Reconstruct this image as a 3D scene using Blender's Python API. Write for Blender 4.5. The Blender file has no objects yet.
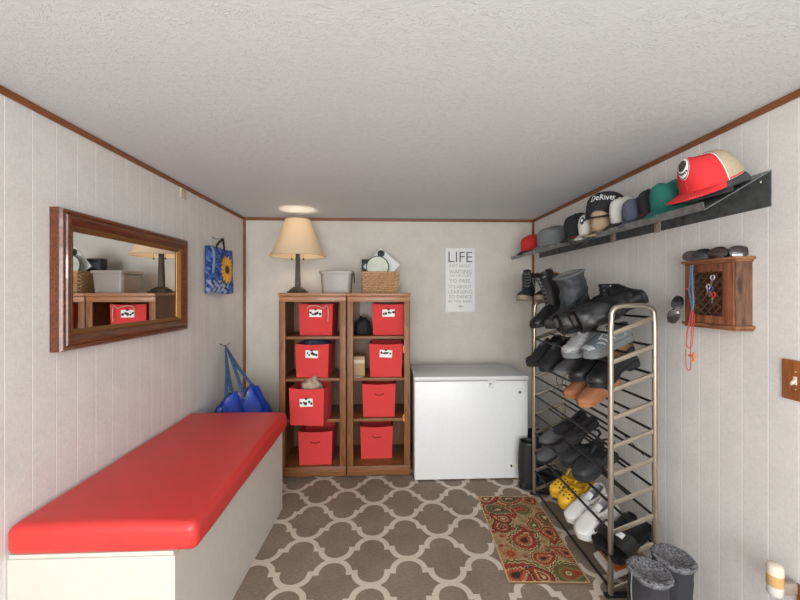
import bpy, bmesh, math, random
import numpy as np
from mathutils import Vector, Matrix, Euler, noise
random.seed(7)
PI = math.pi
SC = bpy.context.scene
COL = SC.collection
V = Vector

# ------------------------------------------------------------------ materials
def srgb(r, g, b):
    f = lambda c: (c/255/12.92) if c/255 <= .04045 else ((c/255+.055)/1.055)**2.4
    return (f(r), f(g), f(b), 1)

def new_mat(name):
    m = bpy.data.materials.new(name); m.use_nodes = True
    nt = m.node_tree
    return m, nt, nt.nodes['Principled BSDF']

def mat(name, col, rough=.6, metal=0, bump=0, scale=60, var=.12, coat=0, spec=.5, stretch=None, bdist=.002):
    """principled surface whose colour wanders a little with procedural noise"""
    m, nt, p = new_mat(name)
    tc = nt.nodes.new('ShaderNodeTexCoord'); mp = nt.nodes.new('ShaderNodeMapping')
    nt.links.new(tc.outputs['Object'], mp.inputs['Vector'])
    if stretch: mp.inputs['Scale'].default_value = stretch
    n = nt.nodes.new('ShaderNodeTexNoise'); n.inputs['Scale'].default_value = scale
    n.inputs['Detail'].default_value = 5
    nt.links.new(mp.outputs[0], n.inputs['Vector'])
    r = nt.nodes.new('ShaderNodeValToRGB')
    r.color_ramp.elements[0].position = .3; r.color_ramp.elements[1].position = .7
    c = V(col[:3])
    r.color_ramp.elements[0].color = (*(c*(1-var)), 1)
    r.color_ramp.elements[1].color = (*[min(1, x) for x in c*(1+var)], 1)
    nt.links.new(n.outputs['Fac'], r.inputs['Fac'])
    nt.links.new(r.outputs['Color'], p.inputs['Base Color'])
    p.inputs['Roughness'].default_value = rough; p.inputs['Metallic'].default_value = metal
    p.inputs['Coat Weight'].default_value = coat
    p.inputs['Specular IOR Level'].default_value = spec
    if bump:
        b = nt.nodes.new('ShaderNodeBump'); b.inputs['Strength'].default_value = bump
        b.inputs['Distance'].default_value = bdist
        nt.links.new(n.outputs['Fac'], b.inputs['Height']); nt.links.new(b.outputs[0], p.inputs['Normal'])
    return m

def N(nt, typ, *ins, op=None):
    n = nt.nodes.new(typ)
    if op: n.operation = op
    for i, v in enumerate(ins):
        if v is None: continue
        if hasattr(v, 'links') or isinstance(v, bpy.types.NodeSocket): nt.links.new(v, n.inputs[i])
        else: n.inputs[i].default_value = v
    return n.outputs[0]
def MA(nt, op, *ins): return N(nt, 'ShaderNodeMath', *ins, op=op)
def MIX(nt, f, a, b):
    n = nt.nodes.new('ShaderNodeMix'); n.data_type = 'RGBA'
    for k, v in ((0, f), (6, a), (7, b)):
        if isinstance(v, bpy.types.NodeSocket): nt.links.new(v, n.inputs[k])
        else: n.inputs[k].default_value = v
    return n.outputs[2]

def wood(name, dark, light, axis='z', scale=9, rough=.45, coat=.15, streak=14):
    m, nt, p = new_mat(name)
    tc = nt.nodes.new('ShaderNodeTexCoord'); mp = nt.nodes.new('ShaderNodeMapping')
    nt.links.new(tc.outputs['Object'], mp.inputs['Vector'])
    s = [streak]*3; s['xyz'.index(axis)] = 1.2
    mp.inputs['Scale'].default_value = s
    n = nt.nodes.new('ShaderNodeTexNoise'); n.inputs['Scale'].default_value = scale
    n.inputs['Detail'].default_value = 7; n.inputs['Roughness'].default_value = .62; n.inputs['Distortion'].default_value = .6
    nt.links.new(mp.outputs[0], n.inputs['Vector'])
    r = nt.nodes.new('ShaderNodeValToRGB')
    r.color_ramp.elements[0].position = .32; r.color_ramp.elements[0].color = dark
    r.color_ramp.elements[1].position = .68; r.color_ramp.elements[1].color = light
    nt.links.new(n.outputs['Fac'], r.inputs['Fac']); nt.links.new(r.outputs['Color'], p.inputs['Base Color'])
    p.inputs['Roughness'].default_value = rough; p.inputs['Coat Weight'].default_value = coat
    b = nt.nodes.new('ShaderNodeBump'); b.inputs['Strength'].default_value = .15; b.inputs['Distance'].default_value = .001
    nt.links.new(n.outputs['Fac'], b.inputs['Height']); nt.links.new(b.outputs[0], p.inputs['Normal'])
    return m

def wall_mat(name, axis, phase, base, groove, gw=.0035):
    """painted vinyl wall panel: narrow pale grooves every four inches and a fine linen weave"""
    m, nt, p = new_mat(name)
    g = nt.nodes.new('ShaderNodeNewGeometry')
    sx = nt.nodes.new('ShaderNodeSeparateXYZ'); nt.links.new(g.outputs['Position'], sx.inputs[0])
    a = sx.outputs[axis]; z = sx.outputs[2]
    d = MA(nt, 'PINGPONG', MA(nt, 'SUBTRACT', a, phase), .051)
    line = MA(nt, 'SUBTRACT', 1.0, N(nt, 'ShaderNodeMapRange', d, gw*.4, gw, 0.0, 1.0))
    mp = nt.nodes.new('ShaderNodeMapping'); nt.links.new(g.outputs['Position'], mp.inputs['Vector'])
    mp.inputs['Scale'].default_value = (1, 1, .35)
    n1 = nt.nodes.new('ShaderNodeTexNoise'); n1.inputs['Scale'].default_value = 170; n1.inputs['Detail'].default_value = 3
    nt.links.new(mp.outputs[0], n1.inputs['Vector'])
    mp2 = nt.nodes.new('ShaderNodeMapping'); nt.links.new(g.outputs['Position'], mp2.inputs['Vector'])
    mp2.inputs['Scale'].default_value = (.25, .25, 1.4)
    n2 = nt.nodes.new('ShaderNodeTexNoise'); n2.inputs['Scale'].default_value = 150; n2.inputs['Detail'].default_value = 3
    nt.links.new(mp2.outputs[0], n2.inputs['Vector'])
    n3 = nt.nodes.new('ShaderNodeTexNoise'); n3.inputs['Scale'].default_value = 7; n3.inputs['Detail'].default_value = 4
    nt.links.new(g.outputs['Position'], n3.inputs['Vector'])
    weave = MA(nt, 'ADD', n1.outputs['Fac'], n2.outputs['Fac'])
    wv = N(nt, 'ShaderNodeMapRange', MA(nt, 'ADD', weave, n3.outputs['Fac']), 1.1, 1.9, 0.0, 1.0)
    b = V(base[:3])
    c = MIX(nt, wv, (*(b*.9), 1), (*[min(1, q) for q in b*1.07], 1))
    c = MIX(nt, MA(nt, 'MULTIPLY', line, .75), c, groove)
    nt.links.new(c, p.inputs['Base Color'])
    p.inputs['Roughness'].default_value = .62; p.inputs['Specular IOR Level'].default_value = .3
    h = MA(nt, 'SUBTRACT', MA(nt, 'MULTIPLY', weave, .35), MA(nt, 'MULTIPLY', line, 1.0))
    bp = nt.nodes.new('ShaderNodeBump'); bp.inputs['Strength'].default_value = .35; bp.inputs['Distance'].default_value = .0015
    nt.links.new(h, bp.inputs['Height']); nt.links.new(bp.outputs[0], p.inputs['Normal'])
    return m

def ceiling_mat():
    m, nt, p = new_mat('stomped_ceiling_paint')
    g = nt.nodes.new('ShaderNodeNewGeometry')
    mp = nt.nodes.new('ShaderNodeMapping'); nt.links.new(g.outputs['Position'], mp.inputs['Vector'])
    mp.inputs['Scale'].default_value = (.55, 1.25, 1)
    n = nt.nodes.new('ShaderNodeTexNoise'); n.inputs['Scale'].default_value = 24; n.inputs['Detail'].default_value = 3.5
    n.inputs['Distortion'].default_value = 2.4; n.inputs['Roughness'].default_value = .55
    nt.links.new(mp.outputs[0], n.inputs['Vector'])
    r = nt.nodes.new('ShaderNodeValToRGB')
    r.color_ramp.elements[0].position = .47; r.color_ramp.elements[1].position = .53
    e = r.color_ramp.elements.new(.5); e.color = (1, 1, 1, 1)
    r.color_ramp.elements[0].color = (0, 0, 0, 1); r.color_ramp.elements[2].color = (0, 0, 0, 1)
    nt.links.new(n.outputs['Fac'], r.inputs['Fac'])
    n2 = nt.nodes.new('ShaderNodeTexNoise'); n2.inputs['Scale'].default_value = 120; n2.inputs['Detail'].default_value = 3
    nt.links.new(g.outputs['Position'], n2.inputs['Vector'])
    h = MA(nt, 'ADD', r.outputs['Color'], MA(nt, 'MULTIPLY', n2.outputs['Fac'], .5))
    p.inputs['Base Color'].default_value = srgb(218, 222, 225)
    p.inputs['Roughness'].default_value = .75
    bp = nt.nodes.new('ShaderNodeBump'); bp.inputs['Strength'].default_value = .5; bp.inputs['Distance'].default_value = .005
    nt.links.new(h, bp.inputs['Height']); nt.links.new(bp.outputs[0], p.inputs['Normal'])
    return m

def floor_mat():
    """taupe flat weave with a cream quatrefoil trellis, repeat 39 x 36 cm"""
    m, nt, p = new_mat('trellis_carpet')
    g = nt.nodes.new('ShaderNodeNewGeometry')
    sx = nt.nodes.new('ShaderNodeSeparateXYZ'); nt.links.new(g.outputs['Position'], sx.inputs[0])
    nz = nt.nodes.new('ShaderNodeTexNoise'); nz.inputs['Scale'].default_value = 60
    nt.links.new(g.outputs['Position'], nz.inputs['Vector'])
    wob = MA(nt, 'MULTIPLY', MA(nt, 'SUBTRACT', nz.outputs['Fac'], .5), .006)
    x = MA(nt, 'PINGPONG', MA(nt, 'ADD', MA(nt, 'SUBTRACT', sx.outputs[0], -.0665), wob), .195)
    y = MA(nt, 'PINGPONG', MA(nt, 'SUBTRACT', sx.outputs[1], 2.03), .18)
    R, w = .083, .0155
    def ring(cx, cy):
        dx = MA(nt, 'SUBTRACT', x, cx); dy = MA(nt, 'SUBTRACT', y, cy)
        d = MA(nt, 'SQRT', MA(nt, 'ADD', MA(nt, 'MULTIPLY', dx, dx), MA(nt, 'MULTIPLY', dy, dy)))
        return MA(nt, 'LESS_THAN', MA(nt, 'ABSOLUTE', MA(nt, 'SUBTRACT', d, R)), w)
    up = MA(nt, 'GREATER_THAN', y, .092); dn = MA(nt, 'LESS_THAN', y, .088)
    l1 = MA(nt, 'MULTIPLY', ring(0, .093), up)
    l2 = MA(nt, 'MULTIPLY', ring(.195, .087), dn)
    bar = MA(nt, 'MULTIPLY', MA(nt, 'LESS_THAN', MA(nt, 'ABSOLUTE', MA(nt, 'SUBTRACT', y, .09)), w),
             MA(nt, 'LESS_THAN', MA(nt, 'ABSOLUTE', MA(nt, 'SUBTRACT', x, .0975)), .014+w))
    line = MA(nt, 'MAXIMUM', MA(nt, 'MAXIMUM', l1, l2), bar)
    mp = nt.nodes.new('ShaderNodeMapping'); nt.links.new(g.outputs['Position'], mp.inputs['Vector'])
    mp.inputs['Scale'].default_value = (.35, 1.6, 1)
    n = nt.nodes.new('ShaderNodeTexNoise'); n.inputs['Scale'].default_value = 130; n.inputs['Detail'].default_value = 4
    nt.links.new(mp.outputs[0], n.inputs['Vector'])
    n2 = nt.nodes.new('ShaderNodeTexNoise'); n2.inputs['Scale'].default_value = 4; n2.inputs['Detail'].default_value = 4
    nt.links.new(g.outputs['Position'], n2.inputs['Vector'])
    f = N(nt, 'ShaderNodeMapRange', MA(nt, 'ADD', n.outputs['Fac'], MA(nt, 'MULTIPLY', n2.outputs['Fac'], .6)), .5, 1.1, 0.0, 1.0)
    c1 = MIX(nt, f, srgb(118, 104, 90), srgb(156, 140, 123))
    c2 = MIX(nt, f, srgb(198, 185, 167), srgb(221, 210, 194))
    nt.links.new(MIX(nt, line, c1, c2), p.inputs['Base Color'])
    p.inputs['Roughness'].default_value = .92; p.inputs['Specular IOR Level'].default_value = .15
    bp = nt.nodes.new('ShaderNodeBump'); bp.inputs['Strength'].default_value = .4; bp.inputs['Distance'].default_value = .002
    nt.links.new(MA(nt, 'ADD', n.outputs['Fac'], MA(nt, 'MULTIPLY', line, .4)), bp.inputs['Height']); nt.links.new(bp.outputs[0], p.inputs['Normal'])
    return m

def attr_mat(name, rough=.9, bump=.4, scale=300):
    m, nt, p = new_mat(name)
    a = nt.nodes.new('ShaderNodeAttribute'); a.attribute_name = 'dye'
    n = nt.nodes.new('ShaderNodeTexNoise'); n.inputs['Scale'].default_value = scale
    tc = nt.nodes.new('ShaderNodeTexCoord'); nt.links.new(tc.outputs['Object'], n.inputs['Vector'])
    hsv = nt.nodes.new('ShaderNodeHueSaturation')
    nt.links.new(N(nt, 'ShaderNodeMapRange', n.outputs['Fac'], .2, .8, .8, 1.2), hsv.inputs['Value'])
    nt.links.new(a.outputs['Color'], hsv.inputs['Color']); nt.links.new(hsv.outputs[0], p.inputs['Base Color'])
    p.inputs['Roughness'].default_value = rough
    b = nt.nodes.new('ShaderNodeBump'); b.inputs['Strength'].default_value = bump; b.inputs['Distance'].default_value = .001
    nt.links.new(n.outputs['Fac'], b.inputs['Height']); nt.links.new(b.outputs[0], p.inputs['Normal'])
    return m

# ------------------------------------------------------------------ mesh builder
class MB:
    def __init__(self): self.bm = bmesh.new(); self.mi = 0
    def _f(self, vs):
        try:
            f = self.bm.faces.new(vs); f.material_index = self.mi; return f
        except ValueError: return None
    def box(self, lo, hi, bevel=0, seg=2, M=None):
        b = bmesh.new(); bmesh.ops.create_cube(b, size=1)
        lo, hi = V(lo), V(hi); c = (lo+hi)/2; s = hi-lo
        for v in b.verts: v.co = V((v.co.x*s.x, v.co.y*s.y, v.co.z*s.z))+c
        if bevel: bmesh.ops.bevel(b, geom=b.edges[:], offset=bevel, segments=seg, profile=.5, affect='EDGES')
        return self.merge(b, M)
    def merge(self, b, M=None):
        mp = {}
        for v in b.verts: mp[v] = self.bm.verts.new(M @ v.co if M else v.co)
        for f in b.faces: self._f([mp[v] for v in f.verts])
        b.free(); return self
    def loft(self, secs, closed=True, caps=True, loop=False):
        rows = [[self.bm.verts.new(p) for p in s] for s in secs]
        n = len(rows[0]); m = len(rows)
        for i in range(m if loop else m-1):
            a, b = rows[i], rows[(i+1) % m]
            for j in range(n if closed else n-1):
                k = (j+1) % n
                self._f([a[j], a[k], b[k], b[j]])
        if caps and closed and not loop:
            self._f(rows[0][::-1]); self._f(rows[-1])
        return self
    def tube(self, pts, r, n=8, closed=False, caps=True, flat=1):
        pts = [V(p) for p in pts]; m = len(pts); secs = []
        t0 = (pts[1]-pts[0]).normalized()
        up = V((0, 0, 1)) if abs(t0.z) < .9 else V((1, 0, 0))
        nrm = (up - t0*up.dot(t0)).normalized()
        for i, p in enumerate(pts):
            if closed: t = (pts[(i+1) % m]-pts[i-1])
            else: t = pts[min(i+1, m-1)]-pts[max(i-1, 0)]
            t.normalize()
            nrm = (nrm - t*nrm.dot(t)).normalized(); bn = t.cross(nrm)
            rr = r[i] if isinstance(r, (list, tuple)) else r
            secs.append([p + nrm*(rr*flat*math.cos(2*PI*j/n)) + bn*(rr*math.sin(2*PI*j/n)) for j in range(n)])
        self.loft(secs, True, caps, closed); return self
    def cyl(self, p0, p1, r0, r1=None, n=16):
        return self.tube([p0, p1], [r0, r0 if r1 is None else r1], n)
    def lathe(self, prof, n=24, M=None, caps=True):
        secs = [[(M @ V((r*math.cos(2*PI*j/n), r*math.sin(2*PI*j/n), z)) if M else V((r*math.cos(2*PI*j/n), r*math.sin(2*PI*j/n), z))) for j in range(n)] for r, z in prof]
        self.loft(secs, True, caps); return self
    def prism(self, pts, z0, z1, M=None):
        a = [V((x, y, z0)) for x, y in pts]; b = [V((x, y, z1)) for x, y in pts]
        if M: a = [M @ p for p in a]; b = [M @ p for p in b]
        self.loft([a, b], True, True); return self
    def grid(self, fn, nu, nv, thick=0):
        """fn(u,v)->point; thick extrudes along the surface normal"""
        P = [[V(fn(i/nu, j/nv)) for j in range(nv+1)] for i in range(nu+1)]
        top = [[self.bm.verts.new(p) for p in r] for r in P]
        for i in range(nu):
            for j in range(nv): self._f([top[i][j], top[i+1][j], top[i+1][j+1], top[i][j+1]])
        if thick:
            def nr(i, j):
                a = P[min(i+1, nu)][j]-P[max(i-1, 0)][j]; b = P[i][min(j+1, nv)]-P[i][max(j-1, 0)]
                c = a.cross(b); return c.normalized() if c.length > 1e-12 else V((0, 0, 1))
            bot = [[self.bm.verts.new(P[i][j]-nr(i, j)*thick) for j in range(nv+1)] for i in range(nu+1)]
            for i in range(nu):
                for j in range(nv): self._f([bot[i][j], bot[i][j+1], bot[i+1][j+1], bot[i+1][j]])
            for i in range(nu):
                self._f([top[i][0], bot[i][0], bot[i+1][0], top[i+1][0]])
                self._f([top[i][nv], top[i+1][nv], bot[i+1][nv], bot[i][nv]])
            for j in range(nv):
                self._f([top[0][j], top[0][j+1], bot[0][j+1], bot[0][j]])
                self._f([top[nu][j], bot[nu][j], bot[nu][j+1], top[nu][j+1]])
        return self
    def move(self, M):
        for v in self.bm.verts: v.co = M @ v.co
        return self
    def build(self, name, mats, parent=None, loc=None, rot=None, smooth=True, ang=38, weld=True):
        bm = self.bm
        if weld: bmesh.ops.remove_doubles(bm, verts=bm.verts[:], dist=1e-5)
        bmesh.ops.recalc_face_normals(bm, faces=bm.faces[:])
        if smooth:
            for f in bm.faces: f.smooth = True
            for e in bm.edges:
                if len(e.link_faces) == 2 and e.calc_face_angle(0) > math.radians(ang): e.smooth = False
        me = bpy.data.meshes.new(name); bm.to_mesh(me); bm.free()
        for m in (mats if isinstance(mats, (list, tuple)) else [mats]): me.materials.append(m)
        o = bpy.data.objects.new(name, me); COL.objects.link(o)
        if parent: o.parent = parent
        if loc: o.location = loc
        if rot: o.rotation_euler = rot
        return o

def tag(o, label=None, cat=None, group=None, kind=None):
    if label: o['label'] = label
    if cat: o['category'] = cat
    if group: o['group'] = group
    if kind: o['kind'] = kind
    return o
def thing(name, label, cat, loc=(0, 0, 0), rot=(0, 0, 0), group=None):
    o = bpy.data.objects.new(name, None); COL.objects.link(o); o.empty_display_size = .05
    o.location = loc; o.rotation_euler = rot
    return tag(o, label, cat, group)
def dup(root, loc, rot=None, label=None, group=None):
    r = root.copy(); COL.objects.link(r); r.location = loc
    if rot is not None: r.rotation_euler = rot
    if label: r['label'] = label
    if group: r['group'] = group
    for ch in list(root.children):
        c = ch.copy(); COL.objects.link(c); c.parent = r
        for g in list(ch.children):
            d = g.copy(); COL.objects.link(d); d.parent = c
    return r
def text_mb(s, size, depth=.0006, align='CENTER', bold=0, fit=None):
    """a text curve turned into a mesh builder in the xy plane"""
    cu = bpy.data.curves.new('lettering', 'FONT'); cu.body = s; cu.size = size; cu.align_x = align
    cu.extrude = depth; cu.offset = bold; cu.resolution_u = 2
    o = bpy.data.objects.new('lettering', cu); COL.objects.link(o)
    dg = bpy.context.evaluated_depsgraph_get(); dg.update()
    me = bpy.data.meshes.new_from_object(o.evaluated_get(dg))
    mb = MB(); mb.bm.from_mesh(me)
    bpy.data.objects.remove(o); bpy.data.curves.remove(cu); bpy.data.meshes.remove(me)
    if fit:
        xs = [v.co.x for v in mb.bm.verts]; k = fit/(max(xs)-min(xs)); m = (max(xs)+min(xs))/2
        for v in mb.bm.verts: v.co.x = (v.co.x-m)*k
    return mb
def tab(t, s):
    if s <= t[0][0]: return t[0][1]
    for (a, x), (b, y) in zip(t, t[1:]):
        if s <= b:
            k = (s-a)/(b-a); k = k*k*(3-2*k)*.5+k*.5
            return x+(y-x)*k
    return t[-1][1]
def ss(a, b, x):
    k = min(1, max(0, (x-a)/(b-a))); return k*k*(3-2*k)
def rot_m(yaw, pitch=0, roll=0):
    return (Matrix.Rotation(yaw, 3, 'Z') @ Matrix.Rotation(pitch, 3, 'Y') @ Matrix.Rotation(roll, 3, 'X')).to_euler()

XL, XR, YB, YF, ZC = -1.28, 1.41, 3.53, -2.6, 2.11
M_ = {}
M_['wall_side'] = wall_mat('side_wall_panelling', 1, 1.336, srgb(223, 220, 217), srgb(242, 240, 237))
M_['wall_back'] = wall_mat('back_wall_panelling', 0, -.02, srgb(208, 203, 194), srgb(211, 206, 198), .002)
M_['ceiling'] = ceiling_mat(); M_['floor'] = floor_mat()
M_['trim'] = wood('trim_wood', srgb(105, 58, 26), srgb(150, 88, 42), 'y')
M_['trimz'] = wood('corner_trim_wood', srgb(105, 58, 26), srgb(150, 88, 42), 'z')
M_['oak_v'] = wood('oak_upright', srgb(100, 60, 30), srgb(150, 96, 54), 'z', 8, .5, .04)
M_['oak_h'] = wood('oak_board', srgb(100, 60, 30), srgb(150, 96, 54), 'x', 8, .5, .04)
M_['oak_back'] = wood('bookcase_back_panel', srgb(100, 68, 42), srgb(132, 94, 60), 'z', 6)
M_['oak_top'] = wood('bookcase_top_board', srgb(138, 90, 56), srgb(178, 124, 84), 'x', 8)
M_['mframe'] = wood('mirror_frame_walnut', srgb(66, 32, 17), srgb(122, 66, 36), 'y', 7, .34, .3)
M_['gold'] = mat('gilt_slip', srgb(150, 106, 54), .35, .6, .1, 90)
M_['glass_mirror'] = mat('mirror_silver', (.9, .9, .9, 1), .01, 1, var=0)
M_['red_vinyl'] = mat('red_vinyl', srgb(208, 56, 53), .42, 0, .06, 9, .03, bdist=.01)
M_['red_cloth'] = mat('red_bin_cloth', srgb(214, 62, 60), .85, 0, .25, 220, .1)
M_['red_dark'] = mat('red_bin_inside', srgb(170, 34, 34), .9, 0, .2, 200, .1)
M_['cream_paint'] = mat('cream_painted_wood', srgb(206, 202, 192), .5, 0, .08, 20, .03)
M_['white_enamel'] = mat('white_enamel', srgb(228, 230, 231), .35, 0, .02, 30, .015)
M_['white'] = mat('white_card', srgb(236, 236, 234), .6, 0, 0, 30, .02)
M_['black_ink'] = mat('black_ink', srgb(24, 24, 26), .6, var=.05)
M_['grey_ink'] = mat('grey_ink', srgb(92, 95, 100), .6, var=.05)
M_['grey_ink2'] = mat('pale_grey_ink', srgb(168, 170, 172), .6, var=.05)
M_['bronze'] = mat('dark_bronze', srgb(58, 50, 42), .4, .6, .1, 40, .15)
M_['black'] = mat('black_cloth', srgb(30, 30, 33), .8, 0, .25, 120, .25)
M_['black_l'] = mat('black_leather', srgb(25, 25, 27), .42, 0, .3, 90, .2)
M_['black_s'] = mat('black_suede', srgb(32, 31, 33), .92, 0, .3, 160, .2)
M_['rubber'] = mat('black_rubber', srgb(30, 31, 33), .55, 0, .1, 60, .12)
M_['steel'] = mat('champagne_steel', srgb(176, 166, 150), .3, .85, .02, 30, .06)
M_['darksteel'] = mat('black_rod', srgb(38, 37, 38), .4, .4, .02, 30, .08)
M_['galv'] = mat('galvanised_sheet', srgb(128, 132, 132), .5, .55, .05, 34, .3)
M_['galv_d'] = mat('galvanised_plate', srgb(104, 108, 108), .55, .5, .05, 26, .32)
# ------------------------------------------------------------------ camera, room, light
cam = bpy.data.objects.new('camera', bpy.data.cameras.new('camera')); COL.objects.link(cam)
cam.location = (0, 0, 1.42); cam.rotation_euler = (PI/2, 0, -math.radians(2.41))
cam.data.lens = 380/800*36; cam.data.sensor_width = 36; cam.data.shift_y = -7/800; cam.data.clip_start = .02
SC.camera = cam

def struct(name, mb, m, smooth=False):
    return tag(mb.build(name, m, smooth=smooth), kind='structure')
T = .08
struct('floor', MB().box((XL-T, YF-T, -.06), (XR+T, YB+T, 0)), M_['floor'])
struct('ceiling', MB().box((XL-T, YF-T, ZC), (XR+T, YB+T, ZC+.06)), M_['ceiling'])
struct('wall_left', MB().box((XL-T, YF-T, 0), (XL, YB+T, ZC)), M_['wall_side'])
struct('wall_right', MB().box((XR, YF-T, 0), (XR+T, YB+T, ZC)), M_['wall_side'])
struct('wall_back', MB().box((XL, YB, 0), (XR, YB+T, ZC)), M_['wall_back'])
struct('wall_front', MB().box((XL, YF-T, 0), (XR, YF, ZC)), M_['wall_back'])
struct('trim_1', MB().box((XL, YF, ZC-.026), (XL+.012, YB, ZC), .004), M_['trim'])
struct('trim_2', MB().box((XR-.012, YF, ZC-.026), (XR, YB, ZC), .004), M_['trim'])
struct('trim_3', MB().box((XL, YB-.012, ZC-.026), (XR, YB, ZC), .004), M_['trim'])
struct('trim_4', MB().box((XL, YB-.02, 0), (XL+.02, YB, ZC-.026), .004), M_['trimz'])
struct('trim_5', MB().box((XR-.018, YB-.018, 0), (XR, YB, ZC-.026), .004), M_['trimz'])
struct('baseboard_back', MB().box((XL+.02, YB-.012, 0), (XR-.018, YB, .075), .003), M_['trim'])

def area(name, loc, rot, sx, sy, e, col):
    l = bpy.data.lights.new(name, 'AREA'); l.shape = 'RECTANGLE'; l.size = sx; l.size_y = sy; l.energy = e; l.color = col
    o = bpy.data.objects.new(name, l); COL.objects.link(o); o.location = loc; o.rotation_euler = rot; return o
# added fill lights behind the camera: a large rear panel and an overhead one
area('rear_fill_light', (.05, YF+.03, 1.2), (PI/2, 0, 0), 2.3, 1.6, 125, (.95, .98, 1))
area('overhead_fill_light', (.05, -.9, ZC-.06), (0, 0, 0), .9, .5, 14, (1, .98, .96))
def plight(name, loc, e, col, rad):
    l = bpy.data.lights.new(name, 'POINT'); l.energy = e; l.color = col; l.shadow_soft_size = rad
    o = bpy.data.objects.new(name, l); COL.objects.link(o); o.location = loc; return o
plight('ceiling_fill_light', (.05, -.7, 1.66), 22, (.97, .98, 1), .12)  # added point fill behind the camera to brighten the ceiling, no fixture there
w = bpy.data.worlds.new('world'); SC.world = w; w.use_nodes = True
w.node_tree.nodes['Background'].inputs[0].default_value = (.8, .85, .9, 1)
w.node_tree.nodes['Background'].inputs[1].default_value = .3
SC.view_settings.view_transform = 'Standard'; SC.view_settings.look = 'None'
SC.view_settings.gamma = 1; SC.view_settings.use_curve_mapping = False
SC.view_settings.exposure = 0.08

# ------------------------------------------------------------------ left wall
# framed mirror: profile swept round the rectangle, hung on the wall (x = depth from the wall)
def frame_sweep(mb, y0, y1, z0, z1, prof, n=1):
    """prof: (inset from the outer edge, depth off the wall)"""
    secs = []
    for (sy, sz) in ((0, 0), (1, 0), (1, 1), (0, 1)):
        secs.append([V((d, (y0+i) if not sy else (y1-i), (z0+i) if not sz else (z1-i))) for i, d in prof])
    mb.loft(secs, True, False, True); return mb
mir = thing('wall_mirror', 'wide rectangular mirror in a moulded brown wood frame on the left wall', 'mirror', (XL, 1.95, 1.4715))
a, b, c, d = -.44, .50, -.2795, .2795
MB_ = frame_sweep(MB(), a, b, c, d, [(0, 0), (0, .036), (.006, .046), (.014, .048), (.020, .044), (.024, .05), (.034, .052), (.044, .048), (.054, .04), (.060, .036), (.060, 0)])
MB_.build('frame', M_['mframe'], mir, ang=25)
frame_sweep(MB(), a+.060, b-.060, c+.060, d-.060, [(0, .001), (0, .034), (.006, .036), (.014, .028), (.022, .02), (.022, .001)]).build('gilt_slip', M_['gold'], mir, ang=25)
MB().box((.004, a+.07, c+.07), (.018, b-.07, d-.07)).build('glass', M_['glass_mirror'], mir, smooth=False)

pl = thing('phone_jack_plate', 'small beige wall plate below the ceiling trim on the left wall', 'wall plate', (XL, 2.475, 2.055))
pb = mat('beige_plastic', srgb(206, 194, 164), .5)
MB().box((0, -.035, -.035), (.007, .035, .035), .002).build('plate', pb, pl)
MB().box((.0072, -.026, .004), (.009, .026, .02), .0005).build('panel', mat('beige_plastic_dark', srgb(186, 173, 140), .5), pl)

def wire_hook(name, label, loc, reach, drop=.03):
    t = thing(name, label, 'hook', loc)
    MB().tube([(0, 0, .0), (.012, 0, -.004), (.02, 0, -.012), (reach*.5, 0, -.012), (reach*.85, 0, -.006), (reach, 0, .008)], .0022, 6).build('wire', M_['bronze'], t)
    MB().lathe([(.0, 0), (.006, 0), (.006, .002), (0, .003)], 10, Matrix.Rotation(PI/2, 4, 'Y')).build('screw_base', M_['bronze'], t)
    return t
# sunflower tote, hung by its black handle from a wire hook
h1 = wire_hook('wire_hook', 'thin dark wire hook holding the sunflower bag on the left wall', (XL, 2.90, 1.836), .085)
tb = thing('sunflower_tote_bag', 'folded blue tote bag printed with a yellow sunflower, hanging on the left wall', 'bag', (XL+.045, 2.92, 1.588), rot_m(math.radians(-9)))
def bag_painted(nu, nv, W, H):
    """flat cloth bag front with a sunflower printed on mottled blue; colours per vertex"""
    mb = MB()
    def fn(u, v):
        y = (u-.5)*W; z = (v-.5)*H
        x = .022*(1-abs(2*u-1)**6)*(1-abs(2*v-1)**8) + .003*math.sin(7*u+9*v)+.002*math.sin(21*u-3*v)
        return (x, y*(1+.02*math.sin(5*v)), z+.006*math.sin(6*u)+ .03*(u-.5)*0)
    mb.grid(fn, nu, nv)
    mb.grid(lambda u, v: (-.006+.0*u, (u-.5)*W, (v-.5)*H+.006*math.sin(6*u)), 8, 10)
    return mb
def paint(o, fn):
    me = o.data; at = me.color_attributes.new('dye', 'FLOAT_COLOR', 'POINT')
    n = len(me.vertices); co = np.empty(n*3); me.vertices.foreach_get('co', co); co = co.reshape(-1, 3)
    c = np.ones((n, 4), dtype=np.float32); c[:, :3] = fn(co); at.data.foreach_set('color', c.ravel()); return o
def lin(*rgb): return np.array(srgb(*rgb)[:3])
def npnoise(x, y, k, seed=0):
    return (np.sin(x*k+1.3*np.sin(y*k*.7+seed))+np.sin(y*k*1.3+1.7*np.sin(x*k*.6+seed*2))+np.sin((x+y)*k*.8+seed*3))/3
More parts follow.
